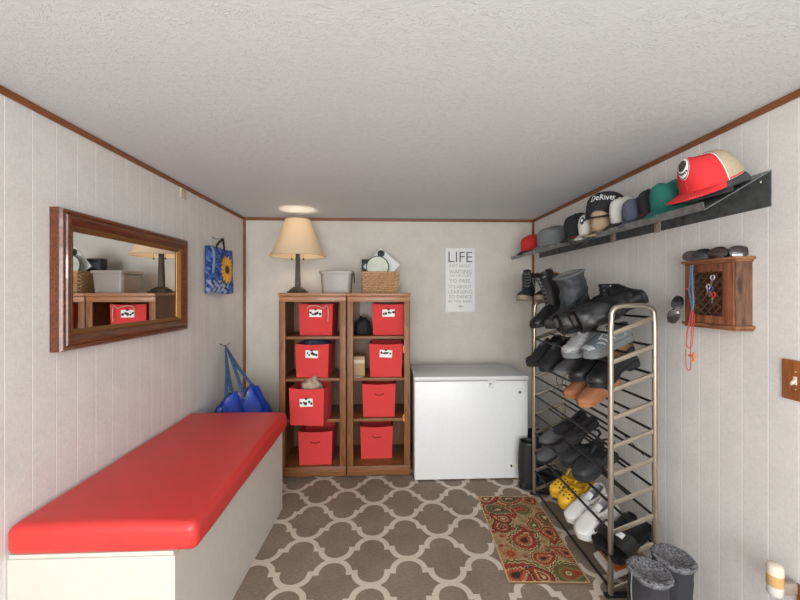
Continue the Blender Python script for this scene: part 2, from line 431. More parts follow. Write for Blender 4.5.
def sun_paint(co):
    y, z = co[:, 1], co[:, 2]
    n = npnoise(y, z, 60, 1); n2 = npnoise(y, z, 150, 4)
    c = np.where((n > .1)[:, None], lin(62, 96, 168), lin(36, 58, 128))
    c = np.where((n2 > .45)[:, None], lin(96, 132, 186), c)
    low = (z < -.075) & (npnoise(y, z, 120, 2) > -.1) & (y < .07)
    c = np.where(low[:, None], lin(160, 170, 196), c)
    sp = (y < -.1) & (y > -.125) & (z > -.02); c = np.where(sp[:, None], lin(130, 160, 200), c)
    dy, dz = y-.06, z-.01; r = np.hypot(dy*1.1, dz*.95); a = np.arctan2(dz, dy)
    pet = .078+.022*np.abs(np.sin(a*8)); leaf = (r < .115) & (np.sin(a*3+1) > .55)
    c = np.where(leaf[:, None], lin(52, 96, 70), c)
    c = np.where((r < pet)[:, None], np.where((np.sin(a*16) > .4)[:, None], lin(214, 142, 40), lin(240, 182, 66)), c)
    c = np.where((r < .034)[:, None], lin(150, 96, 40), c); c = np.where((r < .024)[:, None], lin(62, 44, 40), c)
    return c
bo = bag_painted(90, 90, .345, .34).build('printed_cloth', attr_mat('printed_bag_cloth', .75, .3), tb); paint(bo, sun_paint)
MB().tube([(.004, -.062, .150), (.008, -.052, .188), (.018, -.035, .215), (.03, -.016, .232), (.03, -.008, .232), (.02, .012, .218), (.01, .034, .192), (.004, .05, .150)], .011, 8, flat=.35).build('handle', M_['black'], tb)

# blue shopper hung from a second hook, behind the bench
h2 = wire_hook('wire_hook', 'thin dark wire hook above the bench holding the big blue bag', (XL, 3.03, 1.02), .07)
bb = thing('blue_shopping_bag', 'large blue shopping bag with long straps hanging in the corner behind the bench', 'bag', (-1.056, 2.86, .235), rot_m(math.radians(46)))
blue = mat('blue_woven_plastic', srgb(28, 62, 160), .38, 0, .5, 22, .2, coat=.15, bdist=.01)
strapm = mat('blue_strap_webbing', srgb(52, 84, 116), .7, 0, .3, 70, .6)
secs = []
for k in range(22):
    v = k/21; ring = []
    for j in range(56):
        a = 2*PI*j/56; ca, sa = math.cos(a), math.sin(a)
        ex = .228*(math.copysign(abs(ca)**.7, ca)); ey = .13*(math.copysign(abs(sa)**.8, sa))
        hump = .425+.05*math.exp(-((ex+.08)/.075)**4)+.078*math.exp(-((ex-.11)/.085)**4)-.06*math.exp(-((ex-.015)/.03)**2)-.07*max(0, abs(ex)-.17)/.08
        pinch = 1-.80*ss(.55, 1, v); fold = 1+.05*v*math.sin(9*a+2*v)+.04*math.sin(17*a+5*v)+.05*noise.noise(V((ca*3, sa*3, v*6)))+.04*noise.noise(V((ca*8, sa*8, v*9)))
        bulge = .86+.2*math.sin(PI*min(1, v*1.1))
        z = hump*(v if v < .97 else .97)+.008*math.sin(13*a)*v
        ring.append((ex*bulge*fold*(1-.12*ss(.6, 1, v)), ey*bulge*fold*pinch, z))
    secs.append(ring)
MB().loft(secs).build('sack', blue, bb, ang=70)
hl = bb.rotation_euler.to_matrix().inverted() @ (V((XL+.04, 3.03, 1.012))-bb.location)
def strap(p, q, w, mid=0):
    mb = MB(); p, q = V(p), V(q); n = 10
    wd = V((0, 0, 0)); dirv = (q-p).normalized(); side = dirv.cross(V((0, 1, 0))).normalized()*w/2
    th = dirv.cross(side).normalized()*.0015
    secs = []
    for i in range(n+1):
        f = i/n; c = p.lerp(q, f)+V((0, mid*math.sin(PI*f), -.01*math.sin(PI*f)))
        s = side*(.35+.65*min(1, f*2.5)) if True else side
        secs.append([c-s-th, c+s-th, c+s+th, c-s+th])
    mb.loft(secs); return mb
for q, w_, mm in (((-.12, -.02, .45), .027, -.02), ((-.06, .02, .46), .027, .02), ((.01, -.03, .40), .026, -.03), ((.09, .02, .488), .024, .02)):
    strap(hl, q, w_, mm).build('strap', strapm, bb)

# bench: cream box with a red vinyl pad
bn = thing('storage_bench', 'long cream painted storage bench along the left wall under a red pad', 'bench', (0, 0, 0))
m = MB(); m.prism([(XL+.002, 1.345), (-.722, 1.345), (-.668, 2.53), (XL+.002, 2.53)], 0, .512)
m.build('box', M_['cream_paint'], bn, smooth=False)
m = MB(); m.prism([(XL+.002, 1.35), (-.73, 1.35), (-.676, 2.525), (XL+.002, 2.525)], .5122, .526); m.build('lid', M_['cream_paint'], bn, smooth=False)
cu = thing('bench_cushion', 'long red vinyl cushion lying on the cream storage bench', 'cushion', (0, 0, 0))
def cushion():
    b = bmesh.new(); bmesh.ops.create_cube(b, size=1)
    x0, x1, y0, y1, z0, z1 = XL+.004, -.641, 1.328, 2.56, .5265, .632
    for v in b.verts: v.co = V(((x0+x1)/2+v.co.x*(x1-x0), (y0+y1)/2+v.co.y*(y1-y0), (z0+z1)/2+v.co.z*(z1-z0)))
    bmesh.ops.subdivide_edges(b, edges=b.edges[:], cuts=1)
    bmesh.ops.bevel(b, geom=[e for e in b.edges if e.calc_face_angle(0) > 1], offset=.03, segments=5, profile=.5, affect='EDGES')
    bmesh.ops.subdivide_edges(b, edges=[e for e in b.edges if e.calc_length() > .12], cuts=14, use_grid_fill=True)
    for v in b.verts:
        x, y, z = v.co
        if z > .6:
            fx = (x-x0)/(x1-x0); fy = (y-y0)/(y1-y0)
            v.co.z += .012*math.sin(PI*min(1, max(0, fx)))*math.sin(PI*min(1, max(0, fy)))**.4
        v.co.x += .004*noise.noise(V((x*3, y*4, z*12))) if x > -1 else 0
        v.co.z += .0025*noise.noise(V((x*5, y*5, 3))) if z > .6 else 0
        if z < .55 and y < 1.4: v.co.z += .006*noise.noise(V((x*4, 0, 1)))+.003
    return b
m = MB(); m.merge(cushion()); m.build('pad', M_['red_vinyl'], cu, ang=80)
m = MB(); m.tube([(-.668, 1.334, .545), (-.659, 1.332, .575), (-.665, 1.336, .61), (-.69, 1.35, .632)], .0022, 6); m.build('corner_seam', mat('red_seam', srgb(178, 30, 30), .6), cu)

# ------------------------------------------------------------------ back wall
# two oak bookcases, tops at eye height
SH = (.444, .760, 1.084)
def bookcase(name, label, x0, x1):
    t = thing(name, label, 'bookcase', (x0, 2.94, 0), group=None); W = x1-x0; D = .42; sw = .02
    for k, xx in enumerate((0, W-sw)): MB().box((xx, .018, .012), (xx+sw, D, 1.395), .001).build('side_panel', M_['oak_v'], t, smooth=False)
    MB().box((sw, D-.008, .06), (W-sw, D-.001, 1.394)).build('back_panel', M_['oak_back'], t, smooth=False)
    for xx in (0, W-.048): MB().box((xx, 0, .088), (xx+.048, .018, 1.382), .002).build('stile', M_['oak_v'], t)
    MB().box((0, -.002, 1.352), (W, .018, 1.3955), .003).build('top_rail', M_['oak_top'], t)
    MB().box((-.004, -.012, 1.396), (W+.004, D, 1.42), .005).build('top', M_['oak_top'], t)
    MB().box((0, -.004, .012), (W, .018, .0875), .003).build('plinth', M_['oak_h'], t)
    MB().box((sw, .0185, .068), (W-sw, D-.01, .086), .001).build('bottom_board', M_['oak_h'], t)
    for z in SH: MB().box((sw+.001, .0185, z-.022), (W-sw-.001, D-.01, z), .002).build('shelf', M_['oak_h'], t)
    for xx in (.02, W-.04):
        for yy in (.02, D-.05): MB().cyl((xx+.01, yy+.01, 0), (xx+.01, yy+.01, .0122), .012, n=10).build('foot', M_['darksteel'], t)
    return t
bkl = bookcase('bookcase', 'oak bookcase on the left, beside the bench, with the lamp on top', -.803, -.293)
bkr = bookcase('bookcase', 'oak bookcase on the right, beside the white freezer, with a basket on top', -.285, .203)
tan = mat('orange_tape', srgb(212, 140, 66), .6, 0, .1, 40)
for zz, nm in ((.985, 'upper'), (.455, 'lower')):
    MB().grid(lambda u, v: (.437+.012*(u-.5)+.003*math.sin(9*v), -.0035+.002*math.sin(6*v+u), zz+.055*(v-.5)), 3, 8, .0015).build('strap_end', tan, bkr)

# fabric bins: tapered open cloth cubes with card labels
def bin_box(loc, yaw, label, w=.262, h=.262, d=.26, card=True, handle=False, pitch=0, roll=0, blobs=0, taper=.94, clip=True, grp='red fabric bins in the bookcases'):
    t = thing('fabric_bin', label, 'storage bin', loc, rot_m(yaw, pitch, roll), grp)
    th = .004; m = MB(); secs = []
    def ring(z, k, ins):
        a = w/2*k-ins; c = d/2*k-ins; sag = .0
        P = []
        n = 6
        cs = [(-a, -c), (a, -c), (a, c), (-a, c)]
        for q in range(4):
            x0, y0 = cs[q]; x1, y1 = cs[(q+1) % 4]
            for i in range(n):
                f = i/n; bow = math.sin(PI*f)
                bx, by = ((0, -1), (1, 0), (0, 1), (-1, 0))[q]
                bl = .006*bow*(z/h)*(1-ins*20)
                P.append((x0+(x1-x0)*f+bx*bl, y0+(y1-y0)*f+by*bl, z-(.007*bow if z > h*.95 else 0)))
        return P
    k = lambda z: taper+(1-taper)*z/h
    for z in (0, h*.3, h*.6, h*.9, h): secs.append(ring(z, k(z), 0))
    for z in (h, h*.6, .01): secs.append(ring(z, k(z), th))
    m.loft(secs); m.build('cloth_body', M_['red_cloth'], t, ang=50)
    yf = lambda z: -d/2*k(z)-.0062*(z/h)-.0006
    if card:
        cw, ch, cz = .098, .058, h*(.70 if blobs != 3 else .62)
        mm = MB(); tilt = .05*((blobs % 3)-1)
        mm.box((-cw/2, yf(cz)-.004, cz-ch/2), (cw/2, yf(cz)-.0025, cz+ch/2), .0004, M=None)
        co = mm.build('label_card', M_['white'], t, smooth=False); co.rotation_euler = (0, tilt, 0); co.location = (-cz*math.sin(tilt), 0, cz*(1-math.cos(tilt)))
        mi = MB(); rr = random.Random(blobs)
        for q in range(5):
            bx = (-.036+.018*q)+rr.uniform(-.004, .004); bz = cz+rr.uniform(-.008, .008); r1 = rr.uniform(.008, .0125)
            pts = [(bx+r1*rr.uniform(.6, 1.25)*math.cos(e*PI/4), bz+r1*rr.uniform(.6, 1.3)*math.sin(e*PI/4)) for e in range(8)]
            lo = [(x, yf(cz)-.0041, z) for x, z in pts]; hi = [(x, yf(cz)-.0052, z) for x, z in pts]
            mi.loft([lo, hi])
        mi.build('printed_picture', M_['black_ink'], co, smooth=False)
        if clip:
            MB().box((-.008, yf(cz)-.012, cz+ch/2-.006), (.008, yf(cz)-.001, cz+ch/2+.008), .002).build('binder_clip', M_['black_ink'], t)
    if handle:
        hz = h*.69
        MB().tube([(-.036, yf(hz)-.001, hz+.004), (-.026, yf(hz)-.009, hz-.003), (0, yf(hz)-.012, hz-.007), (.026, yf(hz)-.009, hz-.003), (.036, yf(hz)-.001, hz+.004)], .0052, 8, flat=.5).build('handle', M_['red_dark'], t)
    return t
L = 'red fabric bin '
b1 = bin_box((-.535, 3.165, 1.0845), -.04, L+'on the left bookcase top shelf, cord over its rim', blobs=1, h=.25, w=.27)
b2 = bin_box((-.553, 3.115, .7605), -.06, L+'on the second shelf of the left bookcase, stuffed with dark cloth', blobs=2, h=.262)
b3 = bin_box((-.556, 2.945, .4447), -.10, L+'pulled out of the left bookcase, filled with beige cloth', blobs=3, h=.275, w=.262)
b4 = bin_box((-.532, 3.10, .0865), .0, L+'without a label on the bottom of the left bookcase', handle=True, card=False)
b5 = bin_box((.04, 3.165, 1.0845), -.03, L+'on the top shelf of the right bookcase, beside a black bag', blobs=4, h=.25)
b6 = bin_box((.02, 3.115, .7605), -.04, L+'on the second shelf of the right bookcase, beside a small tan carton', blobs=5, h=.262)
b7 = bin_box((-.040, 3.125, .4445), .0, L+'without a label on the third shelf of the right bookcase', handle=True, card=False)
b8 = bin_box((-.062, 3.19, .0865), .02, L+'without a label on the bottom of the right bookcase', handle=True, card=False)
# cord looped over the top-left bin
cdm = mat('pale_cord', srgb(214, 190, 176), .7)
cord = tag(MB().tube([(-0.605, 3.009, 1.30), (-0.585, 3.017, 1.318), (-0.545, 3.013, 1.322), (-0.505, 3.009, 1.312), (-0.475, 3.009, 1.30), (-0.450, 3.010, 1.325), (-0.440, 3.011, 1.30), (-0.438, 3.011, 1.25), (-0.442, 3.013, 1.20)], .003, 6).build('power_cord', cdm), 'pale thin cord draped over the top-left red bin', 'cord')
def cloth_heap(name, label, loc, sx, sy, sz, m, seed, cat='cloth', amp=.35, rot=0, group=None):
    mb = MB(); secs = []
    for k in range(13):
        a = -PI/2+PI*k/12; ring = []
        for j in range(32):
            t = 2*PI*j/32; p = V((math.cos(a)*math.cos(t), math.cos(a)*math.sin(t), math.sin(a)))
            f = 1+amp*noise.noise(p*2.3+V((seed, 0, 0)))+amp*.5*noise.noise(p*5+V((0, seed, 0)))
            z = p.z*f
            ring.append((p.x*f*sx, p.y*f*sy, max(z, -.55)*sz))
        secs.append(ring)
    mb.loft(secs)
    o = mb.build(name, m, None, loc, (0, 0, rot), ang=180); mn = min(v.co.z for v in o.data.vertices)
    for v in o.data.vertices: v.co.z -= mn
    return tag(o, label, cat, group)
navy = mat('navy_cloth', srgb(48, 54, 78), .85, 0, .5, 50, .45)
beige = mat('beige_cloth', srgb(186, 168, 146), .9, 0, .5, 60, .2)
cloth_heap('folded_cloth', 'dark navy cloth stuffed in the second red bin of the left bookcase', (-.553, 3.115, .975), .115, .105, .055, navy, 3)
cloth_heap('folded_cloth', 'beige cloth heaped in the red bin pulled out of the left bookcase', (-.553, 2.955, .635), .08, .09, .085, beige, 8)
cloth_heap('folded_cloth', 'black crumpled bag on the top shelf of the right bookcase, left of the red bin', (-.175, 3.12, 1.0845), .068, .09, .088, M_['black'], 12, 'bag')
ct = thing('carton', 'small tan carton on the second shelf of the right bookcase', 'box', (-.197, 3.09, .7605))
MB().box((-.044, -.06, 0), (.044, .06, .155), .002).build('box_body', mat('tan_card', srgb(176, 142, 108), .7, 0, .1, 40), ct)
MB().box((-.0442, -.0604, .10), (.0442, -.012, .128), .0003).build('tape', mat('pale_tape', srgb(205, 184, 158), .4), ct)
tag(MB().tube([(-.235, 2.995, .7628), (-.22, 2.985, .7628), (-.195, 2.982, .7628), (-.17, 2.99, .7628)], .0022, 6).build('white_string', M_['white']), 'short white string lying before the tan carton', 'string')

# table lamp
lp = thing('table_lamp', 'bronze column table lamp with a cream empire shade, lit, on the left bookcase', 'lamp', (-.712, 3.175, 1.4205))
m = MB()
m.box((-.072, -.072, 0), (.072, .072, .014), .004); m.box((-.058, -.058, .0141), (.058, .058, .028), .004)
m.loft([[(s*q, s*r, z) for q, r in ((-1, -1), (1, -1), (1, 1), (-1, 1))] for s, z in ((.05, .0281), (.036, .042), (.03, .05))])
m.build('base', M_['bronze'], lp)
m = MB(); m.loft([[(s*q, s*r, z) for q, r in ((-1, -1), (1, -1), (1, 1), (-1, 1))] for s, z in ((.020, .0502), (.0145, .33), (.019, .335), (.019, .345), (.016, .35), (.014, .36))])
m.build('column', M_['bronze'], lp)
MB().lathe([(.013, .3602), (.016, .37), (.016, .40), (.006, .405), (.005, .42)], 14).build('socket', M_['bronze'], lp)
MB().tube([(.018, 0, .385), (.05, 0, .40), (.058, 0, .45), (.045, 0, .55), (.01, 0, .598), (0, 0, .60), (-.01, 0, .598), (-.045, 0, .55), (-.058, 0, .45), (-.05, 0, .40), (-.018, 0, .385)], .002, 6).build('harp', M_['bronze'], lp)
sm, snt, sp = new_mat('cream_lamp_shade')
sp.inputs['Base Color'].default_value = srgb(238, 219, 188); sp.inputs['Roughness'].default_value = .8
tr = snt.nodes.new('ShaderNodeBsdfTranslucent'); tr.inputs[0].default_value = srgb(246, 228, 196)
mx = snt.nodes.new('ShaderNodeMixShader'); mx.inputs[0].default_value = .26
snt.links.new(sp.outputs[0], mx.inputs[1]); snt.links.new(tr.outputs[0], mx.inputs[2])
snt.links.new(mx.outputs[0], snt.nodes['Material Output'].inputs['Surface'])
prof = []
for k in range(13):
    f = k/12; prof.append((.224+(.10-.224)*(f**.82), .303+.30*f))
m = MB(); m.lathe(prof+[(r-.0016, z) for r, z in prof[::-1]], 48, caps=False)
secs = None; sh = m.build('lamp_shade', sm, lp, ang=60)
for r, z, nm in ((.2245, .303, 'shade_trim'), (.1005, .603, 'shade_trim')):
    MB().tube([(r*math.cos(2*PI*j/48), r*math.sin(2*PI*j/48), z) for j in range(48)], .0032, 6, True).build(nm, mat('shade_trim_tape', srgb(214, 190, 152), .8), lp)
m = MB()
for a in (0, 2*PI/3, 4*PI/3): m.tube([(0, 0, .6), (.098*math.cos(a), .098*math.sin(a), .6)], .0015, 5)
m.build('spider', M_['bronze'], lp)
MB().lathe([(.0, .597), (.007, .6), (.008, .606), (.004, .612), (0, .618)], 12).build('finial', M_['bronze'], lp)
for sx in (-.045, .05):
    c_ = MB(); c_.tube([(sx*.35, -.02, .385), (sx*.9, -.022, .372), (sx, -.022, .345), (sx, -.022, .285)], .001, 5); c_.build('pull_chain', M_['bronze'], lp)
    MB().lathe([(0, .268), (.006, .272), (.007, .28), (.003, .286), (0, .288)], 10, Matrix.Translation((sx, -.022, 0))).build('pull_knob', M_['bronze'], lp)
bulbm, bnt, bp_ = new_mat('lit_bulb'); bp_.inputs['Emission Color'].default_value = (1, .78, .5, 1); bp_.inputs['Emission Strength'].default_value = 6
MB().lathe([(.012, .421), (.016, .44), (.03, .47), (.032, .49), (.026, .512), (0, .522)], 16).build('bulb', bulbm, lp)
plight('lamp_bulb_light', (-.712, 3.175, 1.888), 3.4, (1, .86, .70), .05)

# grey bin and wicker basket on the bookcases
gb = thing('plastic_bin', 'grey tapered plastic bin on top of the left bookcase, beside the lamp', 'bin', (-.385, 3.15, 1.4205), rot_m(.04))
gm = mat('frosted_grey_plastic', srgb(150, 143, 136), .35, 0, .03, 30, .05)
def rr_ring(a, b, r, z, n=5):
    P = []
    for cx, cy, a0 in ((a-r, b-r, 0), (-a+r, b-r, PI/2), (-a+r, -b+r, PI), (a-r, -b+r, 3*PI/2)):
        for i in range(n+1): P.append((cx+r*math.cos(a0+PI/2*i/n), cy+r*math.sin(a0+PI/2*i/n), z))
    return P
m = MB(); m.loft([rr_ring(.114, .106, .03, 0), rr_ring(.125, .117, .03, .15), rr_ring(.134, .126, .03, .152), rr_ring(.136, .128, .03, .174), rr_ring(.131, .123, .03, .176), rr_ring(.122, .115, .03, .15), rr_ring(.104, .096, .03, .006)])
m.build('tub', gm, gb, ang=45)
MB().tube([(.13, -.07, .172), (.139, -.07, .15), (.142, -.04, .10), (.14, .0, .085), (.142, .04, .10), (.139, .07, .15), (.13, .07, .172)], .009, 8, flat=.5).build('handle', mat('dark_grey_plastic', srgb(112, 104, 98), .5), gb)

bs = thing('wicker_basket', 'woven straw basket on top of the right bookcase', 'basket', (-.028, 3.13, 1.4205))
wk = mat('straw', srgb(186, 148, 108), .8, 0, .5, 90, .38)
m = MB()
def rect_path(a, b, n=22):
    P = []
    for q in range(4):
        x0, y0 = [(-a, -b), (a, -b), (a, b), (-a, b)][q]; x1, y1 = [(a, -b), (a, b), (-a, b), (-a, -b)][q]
        for i in range(n): P.append((x0+(x1-x0)*i/n, y0+(y1-y0)*i/n, q, i))
    return P
for row in range(11):
    pts = []; z = .0075+row*.0142; a, b = .136+.005*row/10, .095+.004*row/10
    for x, y, q, i in rect_path(a, b, 14):
        o_ = .006*math.sin(PI*(i+.5)+(PI if row % 2 else 0))
        nx, ny = ((0, -1), (1, 0), (0, 1), (-1, 0))[q]
        pts.append((x+nx*o_, y+ny*o_, z+.0012*math.sin(i*1.7+row)))
    m.tube(pts, .0078, 6, True)
m.build('weave', wk, bs)
m = MB(); m.box((-.135, -.09, .002), (.135, .09, .012)); m.build('bottom', wk, bs)
m = MB(); m.tube([(x, y, .163) for x, y, q, i in rect_path(.143, .10, 4)], .0075, 8, True); m.build('rim', wk, bs)
fr = thing('white_square_panel', 'white square panel with a dark round knob, propped on its corner in the basket', 'panel', (-.02, 3.165, 1.645), (math.radians(-8), 0, 0))
R45 = Matrix.Rotation(PI/4-.06, 4, 'Y')
MB().box((-.108, -.008, -.108), (.108, .008, .108), .004, M=R45).build('board', mat('glossy_white', srgb(226, 230, 226), .25, 0, .05, 30, .03), fr)
MB().lathe([(0, 0), (.028, 0), (.03, .006), (.024, .012), (0, .014)], 20, Matrix.Translation((-.005, -.0082, .102)) @ Matrix.Rotation(PI/2, 4, 'X')).build('knob', mat('dark_knob', srgb(52, 46, 48), .35, .3), fr)
gp = thing('round_glass_dish', 'round glass dish with a dark green rim, standing upright in the basket', 'dish', (-.052, 3.095, 1.628), (math.radians(-10), 0, 0))
glassy = mat('pale_glass', srgb(206, 212, 196), .12, 0, .2, 12, .2, coat=.6)
MB().lathe([(0, 0), (.058, .002), (.086, .01), (.088, .013), (.058, .008), (0, .006)], 32, Matrix.Rotation(PI/2, 4, 'X')).build('bowl', glassy, gp)
MB().tube([(.09*math.cos(2*PI*j/40), -.013, .09*math.sin(2*PI*j/40)) for j in range(40)], .0045, 8, True).build('rim', mat('green_glass', srgb(70, 92, 80), .2), gp)
bx = thing('black_box', 'small black box behind the basket, on the right bookcase', 'box', (-.135, 3.27, 1.4205))
MB().box((-.055, -.04, 0), (.055, .04, .285), .003).build('carton', M_['rubber'], bx)
MB().box((-.04, -.0412, .20), (.03, -.0404, .25)).build('label', M_['grey_ink'], bx, smooth=False)

# wall sign
sg = thing('wall_sign', 'tall white sign with grey lettering headed LIFE on the back wall', 'sign', (.71, YB, 1.541))
MB().box((-.138, -.016, -.298), (.138, 0, .298), .002).build('board', M_['white'], sg)
RX = Matrix.Rotation(PI/2, 4, 'X')
for s, sz, z, fit, mm, bd in (('LIFE', .142, .166, .222, 'grey_ink', -.0008), ("ISN'T ABOUT", .04, .118, .205, 'grey_ink2', 0), ('WAITING', .055, .058, .215, 'grey_ink2', 0), ('FOR THE STORM', .028, .03, .20, 'grey_ink2', 0),
        ('TO PASS.', .05, -.025, .205, 'grey_ink2', 0), ("IT'S ABOUT", .044, -.078, .21, 'grey_ink2', 0), ('LEARNING', .048, -.127, .22, 'grey_ink2', 0), ('TO DANCE', .046, -.172, .22, 'grey_ink2', 0), ('IN THE RAIN', .036, -.211, .222, 'grey_ink2', 0)):
    t_ = text_mb(s, sz, bold=bd, fit=fit); t_.move(Matrix.Translation((0, -.0168, z)) @ RX); t_.build('lettering', M_[mm], sg, smooth=False)
m = MB(); m.prism([(.022*math.cos(PI*i/10), .016*math.sin(PI*i/10)) for i in range(11)], 0, .0012); m.box((-.001, -.02, 0), (.001, 0, .0012)); m.box((-.001, -.022, 0), (.008, -.02, .0012))
m.move(Matrix.Translation((0, -.0162, -.252)) @ RX); m.build('umbrella_mark', M_['grey_ink2'], sg, smooth=False)

# chest freezer
fz = thing('chest_freezer', 'white chest freezer standing against the back wall', 'freezer', (.66, 2.845, 0))
MB().box((-.43, .006, .012), (.435, .47, .752), .006).build('cabinet', M_['white_enamel'], fz)
MB().box((-.434, 0, .757), (.439, .475, .79), .007).build('lid', mat('lid_enamel', srgb(214, 215, 216), .4, 0, .02, 30, .02), fz)
MB().box((-.42, .012, .7515), (.425, .46, .7575)).build('lid_gasket', mat('grey_gasket', srgb(120, 120, 120), .7), fz, smooth=False)
m = MB(); m.box((.122, -.012, .738), (.186, 0, .762), .003); m.box((.134, -.012, .70), (.164, .0055, .738), .003); m.build('latch', mat('pale_plastic', srgb(216, 216, 214), .4), fz)
MB().lathe([(0, 0), (.006, 0), (.005, .004), (0, .004)], 10, Matrix.Translation((.142, -.0125, .735)) @ Matrix.Rotation(PI/2, 4, 'X')).build('keyhole', M_['grey_ink'], fz)
MB().lathe([(0, 0), (.011, 0), (.010, .004), (0, .005)], 16, Matrix.Translation((.373, .0055, .664)) @ Matrix.Rotation(PI/2, 4, 'X')).build('badge', M_['grey_ink'], fz)
MB().box((.285, .001, .088), (.385, .0055, .126), .001).build('control_plate', mat('control_plate', srgb(222, 220, 214), .4), fz)
MB().box((.298, -.004, .1), (.312, .0009, .118), .002).build('control_knob', M_['black_ink'], fz)
for xx in (-.41, .39):
    for yy in (.03, .42): MB().cyl((xx+.01, yy+.01, 0), (xx+.01, yy+.01, .0125), .018, n=12).build('foot', M_['rubber'], fz)
# ------------------------------------------------------------------ paisley mat
def pais_sdf(u, v, cx, cy, r, ang, ln=1.9, curl=1.0, sgn=1):
    """distance to a teardrop whose tail curls over; u, v in metres"""
    d = np.full(u.shape, 9.0)
    x, y, a = cx, cy, ang
    n = 26
    for i in range(n):
        f = i/(n-1); rr = r*(1-f)**.85
        d = np.minimum(d, np.hypot(u-x, v-y)-rr)
        st = r*ln/n; a2 = a+sgn*curl*f*f*1.9
        x += st*math.cos(a2); y += st*math.sin(a2)
    return d
def bands(c, d, cols):
    for lim, col in cols: c = np.where((d < lim)[:, None], col, c)
    return c
def mat_paint(co):
    u, v = co[:, 0], co[:, 1]
    tan_, red, dred, olive, brown, cream, teal, org = lin(166, 138, 98), lin(146, 56, 36), lin(112, 36, 24), lin(98, 88, 46), lin(58, 38, 24), lin(206, 178, 130), lin(58, 70, 66), lin(172, 86, 48)
    n = npnoise(u, v, 95, 3)
    c = np.where((n > .25)[:, None], lin(148, 116, 78), tan_)
    c = np.where((npnoise(u, v, 70, 8) > .62)[:, None], red, c)
    W, H = .2, .395
    def P(px, py): return (px-.5)*2*W, (py-.5)*2*H
    K_ = 1.32
    specs = [(.44, .40, .064, 1.0, 'rb', 1), (.64, .80, .050, 2.9, 'ol', 1), (.20, .80, .062, -.2, 'or', -1), (.20, .56, .042, 1.4, 'br', 1), (.28, .665, .038, 2.9, 'br', -1),
             (.86, .50, .050, -1.3, 'rb', -1), (.57, .215, .046, .3, 'rb', 1), (.80, .075, .064, .2, 'ol', -1), (.70, .58, .032, 1.2, 'or', 1), (.93, .27, .04, 2.2, 'rb', 1),
             (.12, .06, .075, .6, 'rb', -1), (.85, .93, .045, 2.9, 'rb', 1), (.5, .95, .05, .1, 'or', 1), (.12, .95, .05, .3, 'br', 1), (.94, .69, .042, -1.8, 'or', 1), (.46, .045, .04, 2.0, 'br', 1)]
    for px, py, r, a, kind, sg_ in specs:
        x, y = P(px, py); r = r*K_; d = pais_sdf(u, v, x, y, r, a, 2.1, 1.0, sg_)/r
        th = np.arctan2(v-y, u-x); rr_ = np.hypot(u-x, v-y)/r
        wave = .05*np.sin(th*18)
        if kind == 'rb': L_ = [(.10, cream), (.05, olive), (-.10, cream), (-.16+0, red), (-.40, dred), (-.48, cream), (-.54, org), (-.76, brown)]
        elif kind == 'ol': L_ = [(.12, cream), (.06, brown), (-.04, cream), (-.09, olive), (-.42, lin(128, 112, 64)), (-.56, red), (-.82, org)]
        elif kind == 'or': L_ = [(.10, cream), (.05, red), (-.18, dred), (-.24, cream), (-.30, olive), (-.62, brown), (-.74, cream)]
        else: L_ = [(.10, cream), (.05, brown), (-.12, red), (-.44, cream), (-.56, dred), (-.80, cream)]
        c = bands(c, d+wave, L_)
    rr = random.Random(11)
    for q in range(46):
        x, y = P(rr.random(), rr.random()); r = rr.uniform(.008, .017); a_ = rr.choice([red, dred, olive, brown]); rr_ = np.hypot(u-x, v-y)/r
        c = np.where((rr_ < 1.15)[:, None] & (c > .2).all(axis=1)[:, None], np.where((rr_ < .85)[:, None], np.where((rr_ < .4)[:, None], cream, a_), brown), c)
    for px, py, r, c1, c2, k in ((.17, .26, .05, org, red, 12), (.41, .235, .016, teal, cream, 6), (.30, .36, .014, olive, red, 6), (.68, .30, .014, dred, olive, 5), (.36, .545, .018, brown, red, 6), (.92, .80, .02, org, olive, 8), (.32, .14, .012, teal, cream, 5), (.19, .805, .03, olive, brown, 10), (.80, .08, .036, olive, cream, 10), (.62, .40, .012, red, cream, 5)):
        x, y = P(px, py); rr_ = np.hypot(u-x, v-y)/r; th = np.arctan2(v-y, u-x)
        c = np.where((rr_ < .72+.28*np.sin(th*k))[:, None], c1, c)
        c = np.where((rr_ < .42)[:, None], c2, c); c = np.where((rr_ < .2)[:, None], c1, c)
    e = np.minimum(W-np.abs(u), H-np.abs(v))
    c = np.where((e < .008)[:, None], lin(205, 176, 132), c); c = np.where((e < .0022)[:, None], lin(150, 120, 84), c)
    return c
m = MB(); m.grid(lambda u, v: ((u-.5)*.4, (v-.5)*.79, .007+.0008*math.sin(7*v+3*u)), 130, 250)
m.grid(lambda u, v: ((u-.5)*.4, (.5-v)*.79, 0.0005), 1, 1)
rg = m.build('door_mat', attr_mat('paisley_weave', .95, .5, 400), None, (.828, 2.215, 0), (0, 0, math.radians(-3)), weld=False)
paint(rg, mat_paint); tag(rg, 'small red and tan paisley mat lying on the trellis carpet beside the shoe rack', 'mat')

